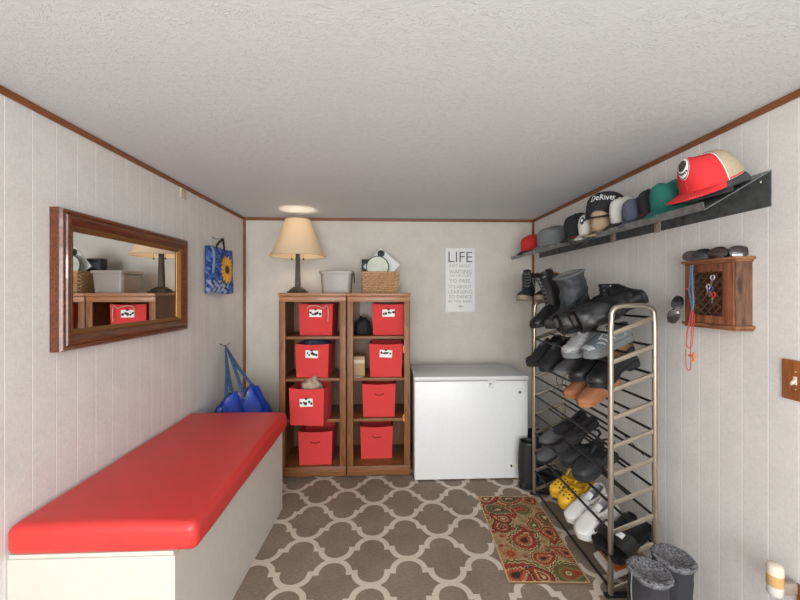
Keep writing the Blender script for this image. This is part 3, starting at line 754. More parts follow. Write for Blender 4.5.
# ------------------------------------------------------------------ hat shelf on the right wall
hs = thing('hat_shelf', 'long grey galvanised metal shelf sloping off the right wall, full of caps', 'shelf', (XR, 1.324, 0))
HL = 2.07; WZ, LZ, LX = 1.867, 1.723, -.252
MB().box((-.004, 0, 1.736), (-.001, HL, 1.868), .0006).build('back_plate', M_['galv_d'], hs, smooth=False)
m = MB(); m.loft([[V((-.0045, y, WZ)), V((LX, y, LZ)), V((LX, y, LZ-.003)), V((-.0045, y, WZ-.003))] for y in (.0, HL)]); m.build('tray', M_['galv'], hs, smooth=False)
m = MB(); m.loft([[V((LX, y, LZ-.003)), V((LX-.003, y, LZ-.003)), V((LX-.010, y, LZ+.026)), V((LX-.007, y, LZ+.0265))] for y in (0.0, HL)]); m.build('lip', M_['galv'], hs, smooth=False)
for yy in (.55, .93): MB().box((-.0065, yy, 1.732), (-.0042, yy+.045, 1.80), .0005).build('strap', mat('tan_bracket', srgb(172, 158, 140), .6), hs)
for yy in (.04, .7, 1.4, 2.0): MB().lathe([(0, 0), (.006, 0), (.004, .003), (0, .004)], 10, Matrix.Translation((-.0045, yy, 1.835)) @ Matrix.Rotation(-PI/2, 4, 'Y')).build('screw', M_['steel'], hs)

def crown_pt(th, a, rx=.095, ry=.083, h=.115, off=0, front=.012, dent=0):
    """a = 0 at the rim, 1 at the button"""
    e = a*PI/2; r = math.cos(e)**.62; z = h*math.sin(e)**.92
    f = max(0, math.cos(th))
    z += front*f**2*math.sin(e*2)**1.0
    p = V(((rx+off)*r*math.cos(th), (ry+off)*r*math.sin(th), z+off*math.sin(e)))
    if dent: p.z -= dent*math.exp(-((p.x+.01)/.05)**2)*math.sin(e)**2
    return p
def cap(name, label, loc, yaw, pitch, roll, m_crown, m_brim, m_back=None, rx=.095, ry=.083, h=.115, front=.012, dent=0, brim=.072, curve=.012, button=True, patch=None, seed=0, tilt=0, trimm=None):
    t = thing(name, label, 'cap', loc, rot_m(yaw, pitch, roll), 'caps on the hat shelf')
    K = dict(rx=rx, ry=ry, h=h, front=front, dent=dent)
    def wob(p): return p+V((0, 0, 0))+p.normalized()*(.010*noise.noise(p*13+V((seed*3.1, 0, 0)))+.003*noise.noise(p*40+V((0, seed, 0)))) if p.length > 0 else p
    def shell(t0, t1, n, mb):
        full = t1-t0 > 2*PI-.01
        mb.grid(lambda u, v: wob(crown_pt(t0+(t1-t0)*u, v, **K)), n, 12)
        mb.grid(lambda u, v: wob(crown_pt(t0+(t1-t0)*u, v, off=-.003, **K)), n, 12)
        return mb
    if m_back:
        shell(-1.35, 1.35, 20, MB()).build('front_panels', m_crown, t, ang=70)
        shell(1.35, 2*PI-1.35, 26, MB()).build('back_panels', m_back, t, ang=70)
        m = MB()
        for s in (-1.35, 1.35): m.tube([wob(crown_pt(s, k/10, off=.001, **K)) for k in range(11)], .0015, 5)
        m.build('seam_piping', M_['white'], t)
    else:
        shell(0, 2*PI, 48, MB()).build('crown', m_crown, t, ang=70)
    m = MB()
    for k in range(6 if not m_back else 1):
        th = k*PI/3
        m.tube([wob(crown_pt(th, q/10, off=.0004, **K)) for q in range(11)], .0011, 4)
    m.build('panel_seam', m_crown, t)
    def br(u, v):
        th = (u-.5)*2*1.22
        f = max(0, math.cos(th*1.28))**.55
        base = V((rx*math.cos(th)*.99, ry*math.sin(th)*.99, .003))
        ext = V((brim*f, 0, 0))*v
        z = -curve*(math.sin(th)/.94)**2*(.4+.6*v)-.010*v
        return base+ext+V((0, math.sin(th)*.012*v*f, z))
    MB().grid(br, 26, 7, .0035).build('brim', m_brim, t, ang=60)
    if button: MB().lathe([(0, .006), (.006, .005), (.0075, 0), (0, -.002)], 10, Matrix.Translation(crown_pt(0, 1, **K))).build('button', m_crown if not m_back else m_back, t)
    MB().tube([crown_pt(2*PI*j/40, .02, off=-.0035, **K) for j in range(40)], .004, 6, True).build('sweatband', trimm or m_brim, t)
    t['_k'] = 0; del t['_k']
    return t, (lambda th, a, off: wob(crown_pt(th, a, off=off, **K))), br
def disc_patch(pt, th0, a0, rt, ra, off, inner=0, n=28):
    """ring or disc of thin cloth lying on a crown"""
    mb = MB()
    mb.grid(lambda u, v: pt(th0+(inner+(1-inner)*v)*rt*math.cos(2*PI*u), a0+(inner+(1-inner)*v)*ra*math.sin(2*PI*u), off), n, 4)
    return mb
def crown_text(pt, s, th0, a0, dth, da, off):
    mb = text_mb(s, 1); xs = [v.co.x for v in mb.bm.verts]; k = max(xs)-min(xs); c = (max(xs)+min(xs))/2
    for v in mb.bm.verts: v.co = pt(th0+(v.co.x-c)/k*dth, a0+v.co.y*da, off+(.0012 if v.co.z > 0 else 0))
    return mb
def traypt(x, y, up=0): # point on the sloping tray
    return V((x-up*.496, y, WZ+(x-XR)*.571+up*.868+.004))
c_red = mat('red_cap_cloth', srgb(206, 42, 46), .8, 0, .2, 260, .06); c_mesh = mat('tan_mesh', srgb(178, 162, 138), .85, 0, .7, 420, .3)
c_blk = mat('black_cap_cloth', srgb(36, 37, 41), .85, 0, .2, 260, .15); c_char = mat('charcoal_cap_cloth', srgb(58, 60, 64), .85, 0, .2, 260, .12)
c_teal = mat('teal_cap_cloth', srgb(28, 110, 98), .8, 0, .2, 260, .12); c_slate = mat('slate_cap_cloth', srgb(76, 82, 100), .85, 0, .2, 260, .12)
c_wht = mat('white_cap_cloth', srgb(206, 204, 198), .85, 0, .2, 260, .06); c_tan = mat('tan_cap_cloth', srgb(176, 152, 124), .85, 0, .2, 260, .08)
c_gry = mat('grey_cap_cloth', srgb(120, 124, 126), .85, 0, .25, 220, .14)
S = math.atan(.571)
# near to far
u_, pt, br = cap('baseball_cap', 'charcoal cap underneath the red and tan cap at the near end of the hat shelf', traypt(1.295, 1.425, .018), PI+.12, S-.2, 0, c_char, c_blk, h=.062, seed=1, rx=.1, ry=.10)
u_, pt, br = cap('baseball_cap', 'red cap with tan mesh back and round white badge, nearest on the hat shelf', traypt(1.285, 1.415, .050), PI+.06, S-.08, -.06, c_red, c_red, c_mesh, h=.116, front=.024, rx=.104, ry=.095, seed=2, brim=.08)
disc_patch(pt, 0, .46, .31, .25, .0016).build('badge', M_['white'], u_, ang=80)
disc_patch(pt, 0, .46, .30, .24, .0022, .93).build('badge_ring', M_['black_ink'], u_, ang=80)
m = MB(); rr = random.Random(4)
m.merge(disc_patch(pt, 0, .485, .20, .14, .0026).bm)
m.build('badge_picture', mat('badge_brown', srgb(70, 56, 50), .8, var=.5, scale=200), u_, ang=80)
m = MB()
for k in range(7): m.merge(disc_patch(pt, -.20+.067*k, .30+.05*((k-3)/3)**2, .036, .020, .003, n=8).bm)
m.build('badge_lettering', M_['black_ink'], u_, ang=80)
m = MB()
for k in range(6):
    f = .70+.028*k; p = br(f, .86); q = br(f+.018, .90); m.tube([p+V((0, 0, .0015)), (p+q)/2+V((.003, 0, .002)), q+V((0, 0, .0015))], .0018, 5)
m.build('brim_stitching', M_['white'], u_)
cap('baseball_cap', 'teal cap on the hat shelf, next beyond the red and tan cap', traypt(1.285, 1.63, .012), PI+.35, S-.12, .0, c_teal, c_teal, seed=3, dent=.03, ry=.078, h=.12)
cap('baseball_cap', 'black cap with a red edge, between the teal and slate blue caps', traypt(1.295, 1.755, .012), PI+.45, S-.12, .1, c_blk, c_blk, seed=4, h=.10, trimm=c_red, ry=.05)
cap('baseball_cap', 'slate blue cap on the hat shelf, beyond the black cap with the red edge', traypt(1.28, 1.85, .012), PI+.5, S-.12, .1, c_slate, c_slate, seed=5, dent=.02, h=.10, ry=.055)
u_, pt, br = cap('baseball_cap', 'white and black cap on the hat shelf, just beyond the slate blue cap', traypt(1.29, 1.97, .012), PI+.35, S-.12, .0, c_wht, c_blk, seed=6, h=.115, ry=.058)
cap('baseball_cap', 'tan cap leaning on the shelf below the black lettered cap', traypt(1.265, 2.10, .012), PI+.35, S-.12, .0, c_tan, c_tan, seed=7, h=.10, ry=.066)
u_, pt, br = cap('baseball_cap', 'white cap with a dark round logo, beyond the tan cap', traypt(1.265, 2.24, .012), PI+.45, S-.12, .0, c_wht, c_wht, seed=8, h=.11, ry=.062)
disc_patch(pt, .1, .45, .24, .16, .002).build('logo', mat('navy_thread', srgb(44, 46, 84), .8), u_, ang=80)
disc_patch(pt, .1, .45, .12, .07, .0026).build('logo_centre', M_['white'], u_, ang=80)
u_, pt, br = cap('baseball_cap', 'black cap lettered in white, perched on top of the other caps', V((1.275, 2.135, 1.866)), PI+.92, .18, 0, c_blk, c_blk, seed=9, h=.13, rx=.112, ry=.108, brim=.07)
crown_text(pt, 'DeRiver', .0, .36, 1.35, .28, .0022).build('lettering', M_['white'], u_, smooth=False)
cap('baseball_cap', 'black cap with a red band, on the shelf beyond the white logo cap', traypt(1.27, 2.40, .012), PI+.45, S-.15, 0, c_blk, c_blk, seed=10, h=.13, trimm=c_red, rx=.1, ry=.082)
cap('baseball_cap', 'faded grey cap on the hat shelf, second cap from the back corner', traypt(1.265, 2.76, .012), PI+.45, S-.15, 0, c_gry, c_gry, seed=11, h=.12, rx=.105, ry=.13, dent=.02)
cap('baseball_cap', 'red cap with a black peak at the far corner end of the hat shelf', traypt(1.27, 3.18, .012), PI+.35, S-.15, 0, c_red, c_blk, seed=12, h=.11, ry=.1)
st = tag(MB().tube([(1.168, 2.01, 1.742), (1.146, 2.03, 1.756), (1.139, 2.06, 1.74), (1.140, 2.11, 1.70), (1.142, 2.17, 1.688), (1.142, 2.24, 1.70), (1.139, 2.29, 1.735), (1.146, 2.31, 1.756), (1.168, 2.33, 1.742)], .011, 8, flat=.3).build('cap_strap', c_char), 'dark strap drooping over the front lip of the hat shelf', 'strap')

# ------------------------------------------------------------------ key cabinet
kc = thing('key_cabinet', 'rustic wooden key cabinet with a lattice door on the right wall', 'cabinet', (XR, 1.515, 1.278))
rw_v = wood('rustic_upright', srgb(74, 38, 24), srgb(158, 94, 58), 'z', 6, .6, .05, 6); rw_h = wood('rustic_board', srgb(86, 50, 32), srgb(164, 108, 70), 'y', 7, .6, .05, 7)
rw_s = wood('rustic_side_planks', srgb(52, 34, 26), srgb(142, 100, 74), 'z', 5, .7, 0, 5)
hw, dp, ht = .112, .068, .276
for s in (-1, 1): MB().box((-dp, s*hw-.007, .016), (-.0005, s*hw+.007, ht-.014), .001).build('side_panel', rw_s, kc)
MB().box((-.006, -hw+.007, .016), (-.0008, hw-.007, ht-.014)).build('back_panel', rw_v, kc, smooth=False)
m = MB(); m.box((-dp-.012, -hw-.02, .004), (-.0005, hw+.02, .016), .003); m.box((-dp-.004, -hw-.013, -.004), (-.0005, hw+.013, .004), .002); m.build('base', rw_h, kc)
m = MB(); m.box((-dp-.004, -hw-.013, ht-.014), (-.0005, hw+.013, ht-.005), .002); m.box((-dp-.014, -hw-.022, ht-.005), (-.0005, hw+.022, ht+.006), .003); m.build('cornice', rw_h, kc)
dr = None
m = MB()
for s in (-1, 1): m.box((-dp-.008, s*(hw-.019)-.024, .017), (-dp-.0005, s*(hw-.019)+.024, ht-.015), .0015)
m.box((-dp-.0078, -hw+.029, .0172), (-dp-.0006, hw-.029, .05), .0015); m.box((-dp-.0078, -hw+.029, ht-.048), (-dp-.0006, hw-.029, ht-.0152), .0015)
dr = m.build('door', rw_v, kc)
# diagonal lattice inside the door opening
lm = mat('dark_lattice_iron', srgb(74, 60, 46), .55, .3, .2, 120, .3)
y0, y1, z0, z1 = -hw+.043, hw-.043, .05, ht-.048
m = MB(); st_ = .036
for k in range(-8, 9):
    for s in (1, -1):
        P = []
        # z = s*y + c clipped to the opening
        c0 = (z0+z1)/2+k*st_
        ya, yb = y0, y1
        if s > 0: ya = max(ya, z0-c0); yb = min(yb, z1-c0)
        else: ya = max(ya, c0-z1); yb = min(yb, c0-z0)
        if yb-ya > .006: m.tube([(-dp-.004+.001*s, ya, s*ya+c0), (-dp-.004+.001*s, yb, s*yb+c0)], .0028, 6)
m.build('lattice', lm, dr)
MB().lathe([(0, 0), (.005, 0), (.006, .006), (.003, .01), (0, .011)], 12, Matrix.Translation((-dp-.008, hw-.014, .16)) @ Matrix.Rotation(-PI/2, 4, 'Y')).build('knob', mat('red_bead', srgb(190, 70, 60), .4), dr)
def key(label, y, z, mm, x=-dp-.012):
    t = thing('key', label, 'key', (XR+x, 1.515+y, 1.278+z), (.2, 0, 0))
    m = MB(); m.tube([(0, .009*math.cos(2*PI*j/16), .009*math.sin(2*PI*j/16)) for j in range(16)], .0028, 6, True); m.build('bow', mm, t)
    m = MB(); m.box((-.0012, -.003, -.036), (.0012, .003, -.008), .0004)
    for k in range(3): m.box((-.001, .0028, -.034+.008*k), (.001, .0055, -.030+.008*k))
    m.build('blade', M_['steel'], t)
bl_k = mat('blue_plastic', srgb(60, 70, 130), .4); rd_k = mat('red_plastic', srgb(190, 50, 52), .4); wh_k = mat('bright_nickel', srgb(216, 214, 216), .2, .6)
key('silver key hanging highest on the lattice door of the key cabinet', -.03, .205, wh_k)
key('key with a blue head hanging mid-height on the lattice door', -.022, .16, bl_k)
key('key with a red head hanging lowest on the lattice door', -.034, .135, rd_k)
key('key with a pale head beside the blue-headed key on the lattice door', -.010, .168, wh_k)
# lanyards
def lanyard(label, pts, mm, r=.0022, extra=None, cat='lanyard', drop=0):
    t = thing('lanyard', label, cat, (XR, 1.515, 1.278-drop)); MB().tube(pts, r, 6, flat=.6).build('cord', mm, t)
    if extra: extra(t)
    return t
lb = mat('blue_lanyard_webbing', srgb(84, 122, 150), .7, 0, .2, 200, .3); lr = mat('red_cord', srgb(196, 84, 78), .6, 0, .2, 200, .1)
xx = -dp-.014
lanyard('blue grey lanyard looped over the left of the lattice door', [(xx, .078, .262), (xx-.004, .076, .20), (xx-.004, .082, .15), (xx-.004, .070, .10), (xx-.005, .062, .068), (xx-.006, .055, .10), (xx-.006, .062, .16), (xx-.004, .066, .22), (xx, .068, .262)], lb, .0042)
def cl(t): MB().box((xx-.012, .052, -.092), (xx+.002, .082, -.084), .003).build('clip', mat('orange_plastic', srgb(222, 120, 60), .5), t); MB().box((xx-.010, .05, -.112), (xx-.002, .058, -.07), .003).build('clip', mat('orange_plastic', srgb(222, 120, 60), .5), t)
lanyard('red cord loop with an orange clip dangling below the key cabinet', [(xx-.001, .06, .10), (xx-.003, .09, .02), (xx-.003, .098, -.04), (xx-.003, .085, -.06), (xx-.003, .066, -.045), (xx-.003, .062, .0), (xx-.001, .056, .09)], lr, .0022, cl, drop=.04)
lanyard('longer red cord loop hanging lowest under the key cabinet', [(xx-.008, .064, .10), (xx-.009, .088, .0), (xx-.009, .094, -.10), (xx-.009, .090, -.155), (xx-.009, .078, -.165), (xx-.009, .066, -.155), (xx-.009, .066, -.05), (xx-.008, .058, .09)], lr, .0022, drop=.03)
def sunglasses(label, loc, rot, lens_m, frame_m):
    """folded pair: lenses face +x, width along y, lower edge at z=0"""
    t = thing('sunglasses', label, 'sunglasses', loc, rot, 'sunglasses at the key cabinet')
    def lp(s, r, a):
        ca, sa = math.cos(a), math.sin(a)
        y = s*.033+.029*r*math.copysign(abs(ca)**.8, ca); z = .0215+.0205*r*math.copysign(abs(sa)**.85, sa)*(1-.14*s*ca)
        return V((.012-5.2*y*y-.25*(z-.02)**2*20, y, z))
    for s in (-1, 1):
        MB().grid(lambda u, v: lp(s, max(v, .02), 2*PI*u), 28, 5, .002).build('lens', lens_m, t, ang=60)
        MB().tube([(-.008, s*.061, .032), (-.014, s*.058, .033), (-.017-.004*s, s*.04, .030), (-.017-.004*s, -s*.03, .024), (-.016-.004*s, -s*.058, .014)], [.003, .003, .0024, .0028, .003], 6).build('temple', frame_m, t)
    m = MB()
    for s in (-1, 1): m.tube([lp(s, 1.02, 2*PI*j/28) for j in range(28)], .0022, 6, True)
    m.tube([lp(-1, 1, .35), V((.012, 0, .031)), lp(1, 1, PI-.35)], .0024, 6)
    m.build('frame', frame_m, t); return t
ln1 = mat('dark_lens', srgb(30, 30, 34), .12, 0, 0, 20, .05, coat=.6); ln2 = mat('violet_lens', srgb(92, 78, 84), .12, .2, 0, 20, .1, coat=.6); ln3 = mat('amber_lens', srgb(44, 30, 26), .1, 0, 0, 20, .1, coat=.7)
KZ = 1.278+.276+.006+.001
sunglasses('violet tinted sunglasses on top of the key cabinet, farthest of three', (XR-.05, 1.585, KZ), rot_m(PI+.65, -.12), ln2, M_['steel'])
sunglasses('black sunglasses on top of the key cabinet, middle of three', (XR-.05, 1.52, KZ), rot_m(PI+1.0, -.18), ln1, M_['rubber'])
sunglasses('brown black sunglasses on top of the key cabinet, nearest of three', (XR-.045, 1.452, KZ), rot_m(PI+.75, -.1), ln3, M_['rubber'])
sunglasses('black sunglasses hooked upright on the far left side of the key cabinet', (XR-.080, 1.648, 1.340), rot_m(PI+.95, -.1, PI/2-.25), ln1, M_['rubber'])

# switch plate, outlet plate and plug-in air freshener
pw = wood('plate_wood', srgb(126, 70, 34), srgb(176, 108, 60), 'z', 14, .4, .2)
sw = thing('light_switch', 'wooden light switch plate with an ivory toggle on the right wall', 'light switch', (XR, 1.238, 1.121))
MB().box((-.009, -.045, -.069), (-.0005, .045, .069), .003).build('plate', pw, sw)
iv = mat('ivory_plastic', srgb(226, 214, 190), .35)
MB().box((-.011, -.006, -.014), (-.0088, .006, .014), .001).build('bezel', iv, sw)
m = MB(); m.loft([[V((-.0105, -.004, z)), V((-.0105, .004, z)), V((-.024, .003, z-.012)), V((-.024, -.003, z-.012))] for z in (-.003, .006)]); m.build('toggle', iv, sw)
for z in (-.03, .03): MB().lathe([(0, 0), (.0035, 0), (.0025, .002), (0, .002)], 10, Matrix.Translation((-.009, 0, z)) @ Matrix.Rotation(-PI/2, 4, 'Y')).build('screw', M_['steel'], sw)
ou = thing('outlet_plate', 'wooden outlet plate low on the right wall behind the plug-in air freshener', 'outlet', (XR, 1.205, .372))
MB().box((-.009, -.06, -.06), (-.0005, .03, .062), .003).build('plate', pw, ou)
for z in (-.022, .022): MB().box((-.0105, -.032, z-.014), (-.0088, -.002, z+.014), .002).build('socket', iv, ou)
af = thing('plug_in_air_freshener', 'plug-in air freshener with amber oil and a white cap, low on the right wall', 'air freshener', (XR-.082, 1.237, .425))
glm = mat('clear_warmer_glass', srgb(206, 204, 198), .1, 0, 0, 20, .05, coat=.5)
m = MB(); m.lathe([(0, -.03), (.018, -.03), (.023, -.022), (.023, .004)], 20); m.build('flask', glm, af)
MB().lathe([(.0232, .0045), (.0235, .008), (.0235, .038), (.0232, .040)], 20).build('amber_oil', mat('amber_oil', srgb(198, 160, 104), .2, 0, 0, 20, .05, coat=.6), af)
MB().lathe([(.0234, .0405), (.0232, .06), (.021, .072), (.015, .076), (0, .077)], 20).build('cap', mat('pale_cap', srgb(216, 204, 186), .4), af)
MB().box((.012, -.010, -.028), (.0715, .010, .012), .004).build('plug_body', mat('grey_plug', srgb(150, 140, 130), .4), af)
# ------------------------------------------------------------------ shoe rack along the right wall
RX0, RX1, RY0, RY1 = 1.06, 1.272, 1.735, 2.64
Z0, DZ, RISE = .03, .133, .078
def shelf_z(k, x): return Z0+DZ*k+RISE*(x-RX0)/(RX1-RX0)+.007
rk = thing('shoe_rack', 'tall ten-tier metal shoe rack with arched ends along the right wall', 'shoe rack', ((RX0+RX1)/2, (RY0+RY1)/2, 0))
o = V(((RX0+RX1)/2, (RY0+RY1)/2, 0)); hx, hy = (RX1-RX0)/2, (RY1-RY0)/2
for s in (-1, 1):
    y = s*hy; P = [(-hx, y, .012), (-hx, y, 1.25)]
    for i in range(1, 12):
        a = PI-PI*i/12; P.append((hx*.98*math.copysign(abs(math.cos(a))**.55, math.cos(a)), y, 1.29+.072*math.sin(a)**.55))
    P += [(hx, y, 1.25), (hx, y, .012)]
    e = MB().tube(P, .0125, 12).build('end_frame', M_['steel'], rk)
    MB().box((-hx-.03, y-.014, 0), (hx+.03, y+.014, .0125), .004).build('foot_bar', M_['darksteel'], rk)
    for k in range(10):
        MB().tube([(-hx, y, Z0+DZ*k), (hx, y, Z0+DZ*k+RISE)], .0062, 8, flat=2.0).build('slanted_bar', M_['steel'], e)
for k in range(10):
    for f in (0.02, .5, .98):
        x = -hx+2*hx*f; z = Z0+DZ*k+RISE*f
        MB().tube([(x, -hy, z), (x, hy, z)], .0065, 8).build('shelf_rod', M_['darksteel'], rk)

# ------------------------------------------------------------------ shoes
HW = [(0, 0), (.012, .34), (.04, .55), (.1, .68), (.3, .70), (.45, .76), (.6, .92), (.72, 1.0), (.84, .94), (.93, .70), (.975, .42), (1, 0)]
SS = [0, .012, .03, .06, .1, .16, .22, .28, .34, .39, .44, .48, .52, .56, .6, .65, .7, .76, .82, .88, .93, .965, .988, 1]
def shoe(name, label, cat, mats, L=.28, W=.10, sole=.025, hts=None, throat=.5, heel=0, laces=0, group=None, flare=1.05, spring=.012, lace_m=None, side=1, tongue=True, strap=False, holes=False, open_toe=False, logo=None, overlay=None, rand=None):
    """mats: upper, sole, lining.  local x runs heel to toe, base at z=0"""
    hts = hts or [(0, .085), (.12, .082), (.25, .066), (.38, .075), (.5, .088), (.62, .078), (.8, .058), (.93, .048), (1, .03)]
    t = thing(name, label, cat, (0, 0, 0), (0, 0, 0), group)
    def cy(s): return side*W*.07*math.sin(PI*s*1.1-.2)
    def hw(s): return W/2*tab(HW, s)
    def spr(s): return spring*max(0, (s-.72)/.28)**2
    def st(s): return sole+heel*(1-ss(.2, .62, s))+spr(s)
    def top(s): return tab(hts, s)+heel*(1-ss(.2, .62, s))+spr(s)
    secs = []
    for s in SS:
        x = -L/2+L*s; w_ = hw(s); z0, z1 = st(s), max(top(s), st(s)+.004); b = 1-ss(throat-.1, throat, s); row = []
        for i in range(15):
            a = PI*i/14; ca, sa = math.cos(a), math.sin(a)
            pc = V((x, cy(s)+w_*math.copysign(abs(ca)**.72, ca), z0+(z1-z0)*sa**.75))
            j = i if i <= 7 else 14-i
            fw, fz = ((1, 0), (1.03, .3), (1.0, .62), (.93, .88), (.84, 1.0), (.72, .97), (.62, .4), (0, .06))[j]
            sg_ = 1 if i < 7 else (-1 if i > 7 else 0)
            xo = max(x, -L/2+.03*L) if j >= 5 else x
            po = V((xo, cy(s)+w_*fw*(sg_ if j < 7 else 0), z0+(z1-z0)*fz))
            row.append(pc.lerp(po, b))
        secs.append(row)
    m = MB(); rows = [[m.bm.verts.new(p) for p in r] for r in secs]
    for i in range(len(rows)-1):
        for j in range(14):
            m.mi = 1 if (5 <= j <= 8 and SS[i] < throat-.04) else 0
            m._f([rows[i][j], rows[i][j+1], rows[i+1][j+1], rows[i+1][j]])
    m.mi = 0
    up = m.build('upper', [mats[0], mats[2]], t, ang=75)
    m = MB(); S2 = []
    for s in SS:
        x = -L/2-.004+(L+.008)*s; w_ = hw(s)*flare+.0015; zt = st(s)+.002
        zb = spr(s)
        if heel: zb += max(0, (heel+sole*.45))*ss(.30, .34, s)*(1-ss(.42, .64, s))*.8
        S2.append([V((x, cy(s)-w_*.96, zb)), V((x, cy(s)-w_, (zb+zt)/2)), V((x, cy(s)-w_*.98, zt)), V((x, cy(s)+w_*.98, zt)), V((x, cy(s)+w_, (zb+zt)/2)), V((x, cy(s)+w_*.96, zb))])
    m.loft(S2); m.build('sole', mats[1], t, ang=50)
    def surf(s, a):
        ca, sa = math.cos(a), math.sin(a)
        return V((-L/2+L*s, cy(s)+hw(s)*math.copysign(abs(ca)**.72, ca), st(s)+(max(top(s), st(s)+.004)-st(s))*sa**.75))
    if laces:
        lm_ = lace_m or mats[0]; m = MB()
        for k in range(laces):
            s = throat-.07+.026*k+.0; w1 = .42-.02*k; d = .018*(1 if k % 2 else -1)
            P = []
            for q in range(7):
                f = q/6; y = (f-.5)*2*w1; p = V((-L/2+L*(s+d*(f-.5)), cy(s)+hw(s)*y, top(s)+.004-.010*abs(f-.5)*2))
                P.append(p)
            m.tube(P, .0024, 5)
        s = throat-.05
        for sg_ in (-1, 1):
            m.tube([V((-L/2+L*s, cy(s), top(s)+.008)), V((-L/2+L*(s+.02), cy(s)+sg_*.02, top(s)+.016)), V((-L/2+L*(s+.06), cy(s)+sg_*.03, top(s)+.004)), V((-L/2+L*(s+.02), cy(s)+sg_*.012, top(s)+.006))], .0018, 5)
        m.build('laces', lm_, t)
    if tongue and laces:
        s = throat-.1; m = MB()
        m.grid(lambda u, v: (-L/2+L*(s-.06+.16*v), cy(s)+hw(s)*(u-.5)*.9, top(s+.02)+.016*(1-v)-.012*(2*u-1)**2+.002), 6, 6, .005); m.build('tongue', mats[0], t)
    if strap:
        m = MB(); s0 = .40; y0 = hw(s0)*1.02
        P = [V((-L/2+L*s0, cy(s0)+y0, st(s0)+.03)), V((-L/2+L*.2, y0*1.0, .085)), V((-L/2+L*.04, y0*.75, .095)), V((-L/2-.006, 0, .098)), V((-L/2+L*.04, -y0*.75, .095)), V((-L/2+L*.2, -y0, .085)), V((-L/2+L*s0, cy(s0)-y0, st(s0)+.03))]
        m.tube(P, .008, 8, flat=.4); m.build('heel_strap', mats[0], t)
        for sg_ in (-1, 1):
            m = MB(); m.cyl((-L/2+L*s0, cy(s0)+sg_*(y0-.004), st(s0)+.03), (-L/2+L*s0, cy(s0)+sg_*(y0+.006), st(s0)+.03), .009, n=12); m.build('rivet', mats[1], t)
    if holes:
        m = MB()
        for s, aa in ((.60, (.95, 1.35, 1.8, 2.2)), (.68, (.75, 1.15, 1.57, 2.0, 2.4)), (.76, (.8, 1.2, 1.57, 1.95, 2.35)), (.84, (1.0, 1.57, 2.15))):
            for a in aa:
                p = surf(s, a); q = surf(s, a+.05); r_ = surf(s+.02, a); nn = (q-p).cross(r_-p).normalized()
                if nn.z < 0: nn = -nn
                m.cyl(p-nn*.003, p+nn*.0009, .0052, n=10)
        m.build('vent_holes', M_['black_ink'], t)
    if logo:
        for a in (.55, PI-.55):
            m = MB(); m.grid(lambda u, v: surf(.36+.26*u, a+(.16*(v-.5)+.25*(u-.5))*(1 if a < 1.5 else -1))+V((0, .0015*(1 if a < 1.5 else -1), .001)), 8, 2); m.build('side_stripe', logo, t, ang=80)
    if overlay:
        for sg_ in (1, -1):
            m = MB()
            def A(a): return a if sg_ > 0 else PI-a
            for s0, s1 in ((.08, .02), (.20, .14), (.40, .46), (.48, .56), (.56, .66), (.64, .76)):
                m.grid(lambda u, v: surf(s0+(s1-s0)*u+.03*(v-.5), A(.12+(.95 if s0 > .3 else .75)*u))+V((0, .0022*sg_, .0012)), 8, 2, .001)
            m.grid(lambda u, v: surf(.36+.34*u, A(1.12+.18*v-.1*u))+V((0, .001*sg_, .0022)), 8, 2, .001)
            m.build('side_overlay', overlay, t, ang=80)
        m = MB(); m.grid(lambda u, v: surf(.86+.10*v, .5+(PI-1)*u)+V((.001, 0, .002)), 12, 3, .001)
        m.build('toe_overlay', overlay, t, ang=80)
    if rand:
        m = MB()
        for a0 in (.12, PI-.12):
            m.grid(lambda u, v: surf(.05+.90*u, a0+(.16*v if a0 < 1 else -.16*v))+V((0, .0018*(1 if a0 < 1 else -1), 0)), 24, 2, .001)
        m.build('rand', rand, t, ang=80)
    return t
def put(t, x, y, z, yaw, pitch=0, roll=0):
    t.location = (x, y, z); t.rotation_euler = rot_m(yaw, pitch, roll); return t
PT = math.atan(RISE/(RX1-RX0))
def on_shelf(t, k, x, y, yaw=PI, up=0, roll=0, dp=0):
    return put(t, x, y, shelf_z(k, x)+up, yaw, PT+dp, roll)
low = [(0, .062), (.15, .06), (.3, .05), (.45, .055), (.58, .066), (.7, .06), (.85, .05), (.95, .042), (1, .026)]
loaf = [(0, .085), (.15, .08), (.3, .068), (.45, .074), (.55, .084), (.7, .068), (.85, .052), (.95, .046), (1, .03)]
clog = [(0, .034), (.2, .034), (.36, .05), (.46, .076), (.55, .084), (.7, .08), (.85, .068), (.95, .054), (1, .03)]
flatp = [(0, .05), (.15, .046), (.35, .036), (.6, .036), (.7, .042), (.85, .04), (.95, .034), (1, .02)]
ankle = [(0, .15), (.1, .15), (.22, .145), (.32, .145), (.4, .13), (.48, .105), (.6, .082), (.8, .062), (.93, .052), (1, .032)]
m_tan_l = mat('tan_lining', srgb(176, 138, 98), .8); m_grey_l = mat('grey_lining', srgb(84, 84, 86), .9, 0, .2, 200, .15)
m_gryup = mat('silver_grey_mesh', srgb(160, 160, 162), .7, 0, .5, 260, .22); m_gryso = mat('grey_foam', srgb(112, 114, 116), .7)
m_blgr = mat('blue_grey_mesh', srgb(98, 106, 110), .7, 0, .5, 260, .2); m_suede = mat('tan_suede', srgb(164, 108, 76), .95, 0, .3, 140, .14)
m_silv = mat('silver_overlay', srgb(184, 184, 186), .4, .2, .1, 80, .06)
tallr = [(0, .098), (.12, .096), (.25, .078), (.38, .09), (.5, .108), (.62, .092), (.8, .068), (.93, .056), (1, .034)]
high = [(0, .115), (.12, .113), (.25, .10), (.38, .112), (.5, .118), (.62, .094), (.8, .066), (.93, .055), (1, .034)]
